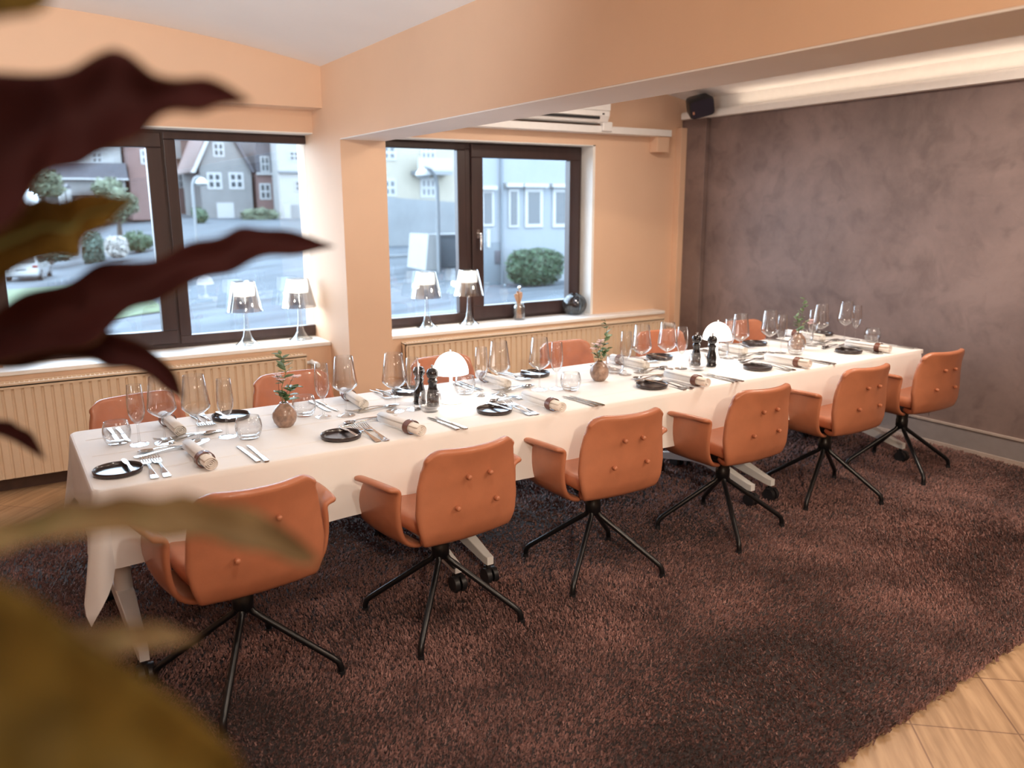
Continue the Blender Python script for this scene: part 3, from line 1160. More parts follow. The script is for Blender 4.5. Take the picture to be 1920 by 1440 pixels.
def make_plate(label):
    b = MB()
    b.lathe([(0.0, 0.0), (0.070, 0.0), (0.078, 0.002), (0.081, 0.016), (0.0795, 0.018), (0.077, 0.0165), (0.0745, 0.006), (0.0, 0.005)], 44)
    o = obj('bread_plate', b, M['plate'], angle=50)
    return tag(o, label, 'plate')


def make_fork(label):
    b = MB()
    b.strip([(-0.100, 0.0075, 0.001), (-0.096, 0.0105, 0.001), (-0.070, 0.0085, 0.002), (-0.030, 0.0042, 0.006), (0.010, 0.0032, 0.009), (0.026, 0.0050, 0.006), (0.036, 0.0105, 0.003), (0.050, 0.0125, 0.003)], 0.0022)
    for k in range(4):
        x = -0.0105 + k * 0.007
        b.add([], [])
        n = MB().strip([(0.050, 0.0022, 0.003), (0.075, 0.0019, 0.004), (0.100, 0.0011, 0.010)], 0.0016)
        b.add([(x + px, y, z) for px, y, z in n.v], n.f)
    o = obj('fork', b, M['steel'], smooth=False, bevel=0.0006)
    return tag(o, label, 'fork')


def make_knife(label):
    t = thing('knife', label, 'knife')
    h = MB().strip([(-0.115, 0.0070, 0.001), (-0.110, 0.0095, 0.001), (-0.070, 0.0085, 0.001), (-0.010, 0.0065, 0.001)], 0.006)
    obj('handle', h, M['steel'], t, smooth=False, bevel=0.0018)
    bl = MB().add([(-0.006, -0.010, 0.003), (0.007, -0.010, 0.003), (0.009, 0.02, 0.003), (0.009, 0.085, 0.003), (0.002, 0.112, 0.003), (-0.006, 0.115, 0.003),
                   (-0.006, -0.010, 0.0052), (0.007, -0.010, 0.0046), (0.009, 0.02, 0.0040), (0.009, 0.085, 0.0038), (0.002, 0.112, 0.0042), (-0.006, 0.115, 0.005)],
                  [(5, 4, 3, 2, 1, 0), (6, 7, 8, 9, 10, 11)] + [(i, (i + 1) % 6, 6 + (i + 1) % 6, 6 + i) for i in range(6)])
    obj('blade', bl, M['steel'], t, smooth=False)
    return t


def make_butter_knife(label):
    b = MB().strip([(-0.082, 0.0060, 0.001), (-0.076, 0.0080, 0.001), (-0.040, 0.0065, 0.002), (-0.004, 0.0045, 0.003), (0.006, 0.0075, 0.002), (0.045, 0.0095, 0.001), (0.070, 0.0080, 0.001), (0.080, 0.0035, 0.001)], 0.0030)
    o = obj('butter_knife', b, M['steel'], smooth=False, bevel=0.0010)
    return tag(o, label, 'butter knife')


def make_spoon(label):
    b = MB()
    b.strip([(-0.095, 0.0060, 0.001), (-0.090, 0.0085, 0.001), (-0.060, 0.0065, 0.003), (-0.015, 0.0034, 0.008), (0.030, 0.0030, 0.010), (0.046, 0.0045, 0.007)], 0.0020)
    P = []
    for i in range(9):
        q = i / 8
        y = 0.042 + 0.060 * q
        w = 0.0195 * math.sin(PI * (0.06 + 0.90 * q)) ** 0.75
        P.append([(w * u, y, 0.0085 - 0.0075 * (1 - u * u) * math.sin(PI * (0.1 + 0.85 * q)) + 0.001 * q) for u in (-1, -0.6, -0.2, 0.2, 0.6, 1)])
    b.grid([r[::-1] for r in P])
    o = obj('dessert_spoon', b, M['steel'], smooth=True, solid=0.0012, angle=60, offset=0)
    return tag(o, label, 'spoon')


def make_napkin(label):
    b = MB()
    n = 84
    P = []
    for i in range(n + 1):
        a = i / n * 2 * PI * 3.4
        r = 0.0045 + 0.0215 * (i / n)
        x, z = r * math.cos(a) * 1.06, r * math.sin(a) * 0.94
        P.append([(x, -0.145, z), (x, -0.05, z), (x, 0.05, z), (x, 0.145, z)])
    b.grid([r[::-1] for r in P])
    b.v = [(x, y, z + 0.0258) for x, y, z in b.v]
    o = obj('rolled_napkin', b, M['napkin'], solid=0.0026, angle=60, offset=-1)
    return tag(o, label, 'napkin')


def make_ring(label):
    b = MB()
    P = []
    for k in range(40):
        a = 2 * PI * k / 40
        c, s = math.cos(a), math.sin(a)
        P.append([((0.0288 + d) * c * 1.05, y, (0.0278 + d) * s * 0.96) for y, d in ((-0.016, 0.0), (-0.016, 0.0025), (0.016, 0.0025), (0.016, 0.0), (-0.016, 0.0))])
    b.grid(P, close_u=True)
    st = MB().lathe([(0.0, 0.002), (0.004, 0.0015), (0.005, 0.0), (0.005, -0.002)], 10)
    b.v = [(x, y, z + 0.0265) for x, y, z in b.v]
    o = obj('napkin_ring', b, M['ring'], angle=50)
    s = obj('stud', MB().add([(0.0 + x, y, 0.0558 + z) for x, y, z in st.v], st.f), M['steel'], o)
    return tag(o, label, 'napkin ring')


KW, KF, KT, KP = Kind(make_wine), Kind(make_flute), Kind(make_tumbler), Kind(make_plate)
KFO, KKN, KB, KSP, KN, KR = Kind(make_fork), Kind(make_knife), Kind(make_butter_knife), Kind(make_spoon), Kind(make_napkin), Kind(make_ring)

F = dict(
    plate=[(0.268, 3.014), (1.078, 3.015), (1.802, 3.039), (2.735, 3.047), (3.545, 3.08), (4.425, 3.134)],
    tum=[(0.765, 3.200), (1.565, 3.202), (2.342, 3.205), (3.237, 3.235), (4.098, 3.27), (4.900, 3.300)],
    wine=[(0.587, 3.270), (1.432, 3.287), (2.219, 3.300), (3.106, 3.346), (3.990, 3.390), (4.79, 3.435)],
    flute=[(0.697, 3.268), (1.517, 3.275), (2.302, 3.270), (3.186, 3.312), (4.049, 3.345), (4.850, 3.395)],
    nap=[(0.534, 2.995, -86), (1.325, 2.99, -80), (2.036, 3.0, -88), (2.945, 3.02, -88), (3.775, 3.065, -86), (4.585, 3.115, -84)])
Bk = dict(
    plate=[(0.781, 3.565), (1.642, 3.60), (2.399, 3.61), (3.302, 3.62), (4.159, 3.65), (4.87, 3.68)],
    tum=[(0.312, 3.400), (1.064, 3.433), (1.864, 3.424), (2.799, 3.421), (3.623, 3.440), (4.472, 3.500)],
    wine=[(0.470, 3.310), (1.219, 3.334), (1.991, 3.310), (2.924, 3.35), (3.709, 3.370), (4.513, 3.42)],
    flute=[(0.382, 3.338), (1.126, 3.361), (1.912, 3.345), (2.814, 3.35), (3.637, 3.385), (4.421, 3.405)],
    nap=[(0.529, 3.505, -87), (1.33, 3.53, -93), (2.09, 3.54, -90), (2.99, 3.53, -88), (3.80, 3.55, -90), (4.62, 3.62, -88)])

for side, D, sg in (('rug-side', F, 1), ('window-side', Bk, -1)):
    for i in range(6):
        w = seat_word(6 - i, side)
        g = side + ' place settings'
        px, py = D['plate'][i]
        jr = random.Random(i * 7 + (sg > 0) * 3)
        j = lambda s=2.0: R(jr.uniform(-s, s))
        KP.put((px, py, ZC), jr.uniform(0, 6), 'round black bread plate at the ' + w, 'black bread plates')
        KB.put((px + sg * 0.034, py + sg * 0.012, ZC + 0.0165), (0 if sg > 0 else PI) + R(4) + j(4), 'small butter knife lying across the black plate, ' + w, 'butter knives on the bread plates')
        for k, (dx, nm) in enumerate(((0.098, 'outer'), (0.135, 'inner'))):
            KFO.put((px + sg * dx, py - sg * 0.012 - sg * 0.004 * k, ZC), (0 if sg > 0 else PI) + j(2.5), '%s of the two forks at the %s' % (nm, w), 'dinner forks', (1.28, 1.32, 1.2))
        nx, ny, na = D['nap'][i]
        rz = R(na + 90)
        if i == 0 and sg > 0:
            pass
        KN.put((nx, ny, ZC), rz, 'rolled white napkin at the ' + w, 'rolled napkins')
        o = sg * -0.072
        KR.put((nx - math.sin(rz) * o, ny + math.cos(rz) * o, ZC), rz, 'brown leather ring around the napkin at the ' + w, 'napkin rings')
        tx, ty = D['tum'][i]
        kx = px + sg * 0.435
        for k, (dx, nm) in enumerate(((0.0, 'inner'), (0.032, 'outer'))):
            KKN.put((kx + sg * dx, ny - sg * 0.012 - sg * 0.012 * k, ZC), (0 if sg > 0 else PI) + R(3) + j(2), '%s of the two knives at the %s' % (nm, w), 'dinner knives', (1.0, 1.05, 1))
        KT.put((tx, ty, ZC), 0, 'empty water tumbler at the ' + w, 'water tumblers')
        KW.put((*D['wine'][i], ZC), 0, 'large stemmed wine glass at the ' + w, 'wine glasses')
        KF.put((*D['flute'][i], ZC), 0, 'slim champagne flute at the ' + w, 'champagne flutes')
        # dessert fork and spoon lie head to tail above the napkin
        dx, dy = nx - sg * 0.075, ny + sg * 0.205
        if sg < 0:
            dx, dy = nx + 0.045, ny - 0.165
        KSP.put((dx, dy + sg * 0.012, ZC + 0.001), (R(90) if sg > 0 else R(-90)) + R(10) + j(8), 'dessert spoon above the napkin at the ' + w, 'dessert spoons')
        KFO.put((dx + sg * 0.01, dy - sg * 0.018, ZC), (R(-90) if sg > 0 else R(90)) + R(6) + j(5), 'dessert fork above the napkin at the ' + w, 'dessert forks')


# ------------------------------------------------------------------ dome lamps, mills, vases
def make_dome(label):
    t = thing('table_lamp', label, 'lamp')
    st = MB()
    st.lathe([(0.0, 0.0), (0.052, 0.0), (0.054, 0.004), (0.050, 0.009), (0.030, 0.018), (0.016, 0.034), (0.0095, 0.060), (0.0080, 0.100), (0.0080, 0.190), (0.0, 0.190)], 32)
    obj('stand', st, M['opal'], t)
    d = MB()
    prof = [(0.0, 0.240)]
    for k in range(1, 15):
        a = PI / 2 * (1 - k / 14)
        prof.append((0.083 * math.cos(a), 0.140 + 0.100 * math.sin(a)))
    prof += [(0.0815, 0.1395)]
    for k in range(13, 0, -1):
        a = PI / 2 * (1 - k / 14)
        prof.append((0.0795 * math.cos(a), 0.140 + 0.0965 * math.sin(a)))
    prof.append((0.0, 0.2365))
    d.lathe(prof, 40)
    sh = obj('dome_shade', d, M['dome'], t)
    obj('knob', MB().lathe([(0.0, 0.252), (0.004, 0.251), (0.005, 0.247), (0.003, 0.239), (0.0, 0.239)], 14), M['opal'], sh)
    l = bpy.data.lights.new('dome_lamp_bulb', 'POINT')
    l.energy = 2.2
    l.color = (1.0, 0.90, 0.78)
    l.shadow_soft_size = 0.02
    lo = bpy.data.objects.new('dome_lamp_bulb', l)
    lo.location = (0.0, 0.0, 0.205)
    COL.objects.link(lo)
    lo.parent = t
    return t


domes = Kind(make_dome)
domes.put((1.723, 3.300, ZC), 0, 'glowing white dome lamp on the table, nearer the leafy plant', 'dome lamps on the table')
domes.put((3.478, 3.330, ZC), 0, 'glowing white dome lamp on the table, nearer the grey wall', 'dome lamps on the table')


def make_mill(label):
    t = thing('pepper_mill', label, 'mill')
    obj('body', MB().lathe([(0.0, 0.0), (0.029, 0.0), (0.030, 0.012), (0.027, 0.016), (0.028, 0.030), (0.028, 0.050), (0.025, 0.066), (0.0195, 0.088), (0.0185, 0.105), (0.0225, 0.112), (0.0235, 0.118), (0.019, 0.124), (0.0165, 0.128), (0.0, 0.128)], 28), M['black_gloss'], t, angle=50)
    obj('head', MB().lathe([(0.0, 0.128), (0.015, 0.128), (0.0240, 0.136), (0.0285, 0.150), (0.0270, 0.162), (0.0190, 0.173), (0.006, 0.177), (0.0, 0.177)], 28), M['black_gloss'], t)
    obj('finial', MB().lathe([(0.0, 0.176), (0.0045, 0.177), (0.004, 0.180), (0.0062, 0.184), (0.0055, 0.190), (0.0, 0.192)], 16), M['steel'], t)
    return t


mills = Kind(make_mill)
mills.put((1.622, 3.288, ZC), 0, 'black grinder by the plant-end dome lamp, on the rug side of its pair', 'black salt and pepper mills')
mills.put((1.590, 3.362, ZC), 1, 'black grinder by the plant-end dome lamp, on the window side of its pair', 'black salt and pepper mills')
m3 = mills.put((3.380, 3.272, ZC), 2, 'black grinder by the wall-end dome lamp, on the rug side of its pair', 'black salt and pepper mills')
mills.put((3.330, 3.345, ZC), 3, 'black grinder by the wall-end dome lamp, on the window side of its pair', 'black salt and pepper mills')


def make_vase(label):
    b = MB()
    out = [(0.0, 0.0), (0.028, 0.0), (0.033, 0.004), (0.045, 0.022), (0.0505, 0.042), (0.048, 0.060), (0.038, 0.080), (0.024, 0.094), (0.0175, 0.099), (0.0180, 0.103)]
    inn = [(0.0145, 0.103), (0.0145, 0.096), (0.030, 0.078), (0.040, 0.055), (0.036, 0.020), (0.0, 0.008)]
    b.lathe(out + inn, 36)
    o = obj('vase', b, M['pot'], angle=60)
    return tag(o, label, 'vase')


VZ = Kind(make_vase)
VASES = [(0.940, 3.303), (2.608, 3.315), (4.256, 3.385)]
VW = ['nearest the leafy plant', 'in the middle of the table', 'nearest the grey wall']
for (x, y), w in zip(VASES, VW):
    VZ.put((x, y, ZC), rng.uniform(0, 6), 'small speckled brown egg-shaped vase ' + w, 'flower vases')


def leaf_pts(base, d, up, ln, wd, bend=0.2):
    d, up = Vector(d).normalized(), Vector(up)
    sd = d.cross(up)
    sd = sd.normalized() if sd.length > 1e-4 else d.orthogonal().normalized()
    nn = sd.cross(d).normalized()
    P = []
    for q, w in ((0.0, 0.06), (0.15, 0.55), (0.35, 0.95), (0.55, 1.0), (0.78, 0.7), (0.93, 0.3), (1.0, 0.03)):
        c = Vector(base) + d * (ln * q) - nn * (bend * ln * q * q)
        P.append([c - sd * (wd / 2 * w) + nn * 0.08 * wd, c, c + sd * (wd / 2 * w) + nn * 0.08 * wd])
    return P


def sprig(name, label, base, pts, nleaf, lsize, leafmat, seed, group, blossoms=0, opp=True, stemmat='stem'):
    r = random.Random(seed)
    t = thing(name, label, 'sprig', base, 0, group)
    path = [Vector(p) for p in pts]
    fine = []
    for a, b in zip(path, path[1:]):
        for k in range(5):
            fine.append(a.lerp(b, k / 5))
    fine.append(path[-1])
    obj('stem', MB().tube(fine, [0.0019 - 0.0010 * i / len(fine) for i in range(len(fine))], 6), M[stemmat], t)
    lm = MB()
    for k in range(nleaf):
        q = 0.40 + 0.60 * (k + 0.7) / nleaf if nleaf > 1 else 0.9
        p = fine[min(len(fine) - 1, int(q * (len(fine) - 1)))]
        ax = (fine[-1] - fine[-3]).normalized()
        for s in ((-1, 1) if opp else (1 if k % 2 else -1,)):
            a = r.uniform(0, 2 * PI)
            out = Vector((math.cos(a), math.sin(a), r.uniform(-0.15, 0.8))) * s
            if s < 0:
                out.z = abs(out.z)
            ls = 1.25 * lsize * r.uniform(0.7, 1.15) * (1.1 - 0.35 * q)
            lm.grid(leaf_pts(p, out + ax * 0.3, (r.uniform(-.4, .4), r.uniform(-.4, .4), 1), ls, ls * r.uniform(0.55, 0.7)))
    obj('foliage', lm, M[leafmat], t, solid=0.0005, angle=180)
    if blossoms:
        for k in range(blossoms):
            p = fine[-1] + Vector((r.uniform(-.014, .014), r.uniform(-.014, .014), r.uniform(-.03, .004)))
            bm = MB()
            for m in range(5):
                a = 2 * PI * m / 5 + r.random()
                bm.grid(leaf_pts(p, (math.cos(a), math.sin(a), 0.75), (0, 0, 1), 0.024, 0.016, 0.3))
            obj('blossom', bm, M['petal'], t, solid=0.0006, angle=180)
    return t


def neck(v, dx=0.0, dy=0.0):
    return (VASES[v][0] + dx, VASES[v][1] + dy, ZC + 0.012)


# plant-end vase
sprig('eucalyptus_sprig', 'tall thin eucalyptus sprig in the vase nearest the leafy plant', neck(0), [(0, 0, 0), (-.004, 0, .09), (-.004, -.002, .16), (.016, 0, .215), (.010, .004, .255), (-.002, .006, .30)], 8, 0.038, 'sprig', 2, 'sprigs in the plant-end vase')
sprig('leafy_sprig', 'bushy green rose-leaf sprig in the vase nearest the leafy plant', neck(0), [(0, 0, 0), (.004, -.003, .09), (.018, -.012, .12), (.036, -.016, .160)], 7, 0.050, 'sprig_dark', 8, 'sprigs in the plant-end vase')
sprig('flower_sprig', 'pink blossom leaning towards the wall in the vase nearest the leafy plant', neck(0), [(0, 0, 0), (.005, .003, .09), (.022, .004, .15), (.048, -.004, .20)], 2, 0.018, 'sprig', 4, 'sprigs in the plant-end vase', 3, True, 'twig')
sprig('flower_sprig', 'pink blossom leaning towards the plant in the vase nearest the leafy plant', neck(0), [(0, 0, 0), (-.006, .003, .09), (-.016, .004, .15), (-.018, -.004, .205)], 4, 0.034, 'sprig', 14, 'sprigs in the plant-end vase', 3, True, 'twig')
# middle vase
sprig('eucalyptus_sprig', 'tall curving eucalyptus sprig in the middle vase', neck(1), [(0, 0, 0), (.004, 0, .09), (.018, 0, .16), (.040, 0, .215), (.046, .004, .26), (.030, .006, .31)], 7, 0.034, 'sprig', 21, 'sprigs in the middle vase')
sprig('leafy_sprig', 'green leafy sprig leaning to the wall in the middle vase', neck(1), [(0, 0, 0), (.006, -.003, .09), (.026, -.008, .125), (.046, -.01, .16)], 6, 0.036, 'sprig_dark', 22, 'sprigs in the middle vase')
sprig('flower_sprig', 'upper pink blossom sprig in the middle vase', neck(1), [(0, 0, 0), (-.004, .003, .09), (-.012, .004, .14), (.000, -.004, .195)], 4, 0.034, 'sprig', 23, 'sprigs in the middle vase', 4, True, 'twig')
sprig('flower_sprig', 'lower pink blossom sprig leaning to the plant in the middle vase', neck(1), [(0, 0, 0), (-.006, -.003, .09), (-.022, -.004, .14), (-.034, -.004, .175)], 4, 0.034, 'sprig', 24, 'sprigs in the middle vase', 3, True, 'twig')
# wall-end vase
sprig('eucalyptus_sprig', 'tall pale sprig in the vase nearest the grey wall', neck(2), [(0, 0, 0), (-.003, 0, .09), (.004, 0, .15), (.020, 0, .20), (.035, .004, .26), (.040, .006, .315)], 9, 0.032, 'sprig', 31, 'sprigs in the wall-end vase')
sprig('leafy_sprig', 'bushy pale green sprig leaning to the plant, vase nearest the grey wall', neck(2), [(0, 0, 0), (-.004, -.003, .09), (-.022, -.008, .15), (-.038, -.01, .21)], 8, 0.034, 'sprig', 32, 'sprigs in the wall-end vase')
sprig('flower_sprig', 'drooping pink blossom sprig in the vase nearest the grey wall', neck(2), [(0, 0, 0), (.006, .003, .09), (.05, .004, .155), (.105, .0, .165)], 2, 0.026, 'sprig', 33, 'sprigs in the wall-end vase', 5, True, 'twig')


# ================================================================== on the window sills
def make_sill_lamp(label):
    t = thing('sill_lamp', label, 'lamp')
    b = MB()
    prof = [(0.0, 0.0), (0.082, 0.0), (0.084, 0.003), (0.070, 0.010), (0.046, 0.030), (0.028, 0.062), (0.0185, 0.105), (0.0140, 0.160), (0.0125, 0.236), (0.0, 0.236)]
    b.lathe(prof, 32)
    obj('stand', b, M['acrylic'], t)
    s = MB()
    s.lathe([(0.122, 0.236), (0.078, 0.436), (0.074, 0.441), (0.070, 0.441), (0.0, 0.441)], 48)
    s.lathe([(0.120, 0.236), (0.074, 0.436), (0.0, 0.437)], 48)
    sh = obj('shade', s, M['shade'], t, angle=50)
    d = MB().lathe([(0.0, 0.430), (0.068, 0.430), (0.072, 0.405), (0.074, 0.370), (0.070, 0.340), (0.0, 0.335)], 32)
    obj('diffuser', d, emissive('lit_white_diffuser', (1.0, 0.95, 0.86), 3.0), sh)
    cd = MB()
    cd.tube([(0.0, -0.02, 0.004), (0.02, -0.09, 0.003), (0.025, -0.16, 0.003)], 0.0025, 6)
    obj('cord', cd, M['white_paint'], t)
    l = bpy.data.lights.new('sill_lamp_bulb', 'POINT')
    l.energy = 1.6
    l.color = (1.0, 0.86, 0.66)
    l.shadow_soft_size = 0.03
    lo = bpy.data.objects.new('sill_lamp_bulb', l)
    lo.location = (0, 0, 0.31)
    COL.objects.link(lo)
    lo.parent = t
    return t


KS = Kind(make_sill_lamp)
for (x, y), w in zip(((1.415, 5.765), (1.802, 5.787), (2.838, 5.825), (3.205, 5.80)),
                     ('left of the column, nearer the brown mullion', 'left of the column, right beside it', 'right of the column, nearer to it', 'right of the column, in front of the mullion')):
    KS.put((x, y, ZS), 0, 'mirrored-shade lamp on the sill ' + w, 'lamps on the window sills')

jx, jy = 3.69, 5.80
jar = MB()
jar.lathe([(0.0, 0.0), (0.046, 0.0), (0.050, 0.006), (0.050, 0.095), (0.044, 0.112), (0.036, 0.120), (0.036, 0.132), (0.041, 0.137), (0.040, 0.140), (0.034, 0.140), (0.033, 0.120), (0.041, 0.111), (0.047, 0.094), (0.047, 0.010), (0.0, 0.006)], 32)
jo = obj('glass_jar', jar, M['acrylic'], angle=60)
jo.location = (jx, jy, ZS + 0.001)
tag(jo, 'clear glass jar full of wooden sticks on the sill', 'jar')
r = random.Random(3)
sk0 = None
for k in range(11):
    a = 2 * PI * k / 11 + r.uniform(-.2, .2)
    if sk0 is None:
        b = MB()
        b.strip([(0.0, 0.005, 0), (0.05, 0.005, 0), (0.15, 0.006, 0), (0.19, 0.012, 0), (0.222, 0.0135, 0), (0.232, 0.007, 0)], 0.006)
        b.v = [(x, z, y) for x, y, z in b.v]
        sk0 = obj('wooden_stick', b, M['wood'], smooth=False, bevel=0.001)
        tag(sk0, 'pale wooden stick standing in the glass jar on the sill', 'stick', 'wooden sticks in the glass jar')
        o = sk0
    else:
        o = sk0.copy()
        COL.objects.link(o)
    o.location = (jx - 0.022 * math.cos(a), jy - 0.022 * math.sin(a), ZS + 0.011)
    t_ = 0.14 + 0.20 * ((k * 5) % 11) / 10
    o.rotation_euler = Vector((math.cos(a) * t_, math.sin(a) * t_, 1)).to_track_quat('Z', 'Y').to_euler()
    o.scale = (1, 1, r.uniform(0.88, 1.02))
b = MB()
b.tube([(0, 0, 0.011), (0.004, 0, 0.24)], 0.003, 8)
b.lathe([(0.0, 0.285), (0.012, 0.282), (0.017, 0.268), (0.014, 0.254), (0.004, 0.244), (0.0, 0.240)], 18, 0.004, 0, 0)
so = obj('metal_dipper', b, M['steel'])
so.location = (jx, jy, ZS)
tag(so, 'steel round-headed dipper rising from the sticks in the jar', 'dipper')

gx, gy = 4.27, 5.80
gt = thing('glass_orb', 'striped blue glass orb on the sill by the white reveal', 'ornament', (gx, gy, ZS))
rad = 0.098
prof = []
for k in range(17):
    a = -PI / 2 + 0.42 + (PI - 0.62) * k / 16
    prof.append((rad * 1.06 * math.cos(a), 0.090 + rad * math.sin(a)))
prof = [(0.0, prof[0][1])] + prof
obj('bowl', MB().lathe(prof, 40), M['smoke'], gt, angle=180)
tb = MB()
for m in range(22):
    path = []
    for k in range(22):
        a = -PI / 2 + 0.42 + (PI - 0.64) * k / 21
        th = 2 * PI * m / 22 + 0.55 * k / 21
        path.append((rad * 1.07 * math.cos(a) * math.cos(th), rad * 1.07 * math.cos(a) * math.sin(th), 0.090 + rad * math.sin(a)))
    tb.tube(path, 0.0019, 5)
obj('stripes', tb, M['smoke_dark'], gt)
obj('foot', MB().lathe([(0.0, 0.0), (0.042, 0.0), (0.044, 0.006), (0.038, 0.012), (0.0, 0.012)], 30), M['smoke_dark'], gt)

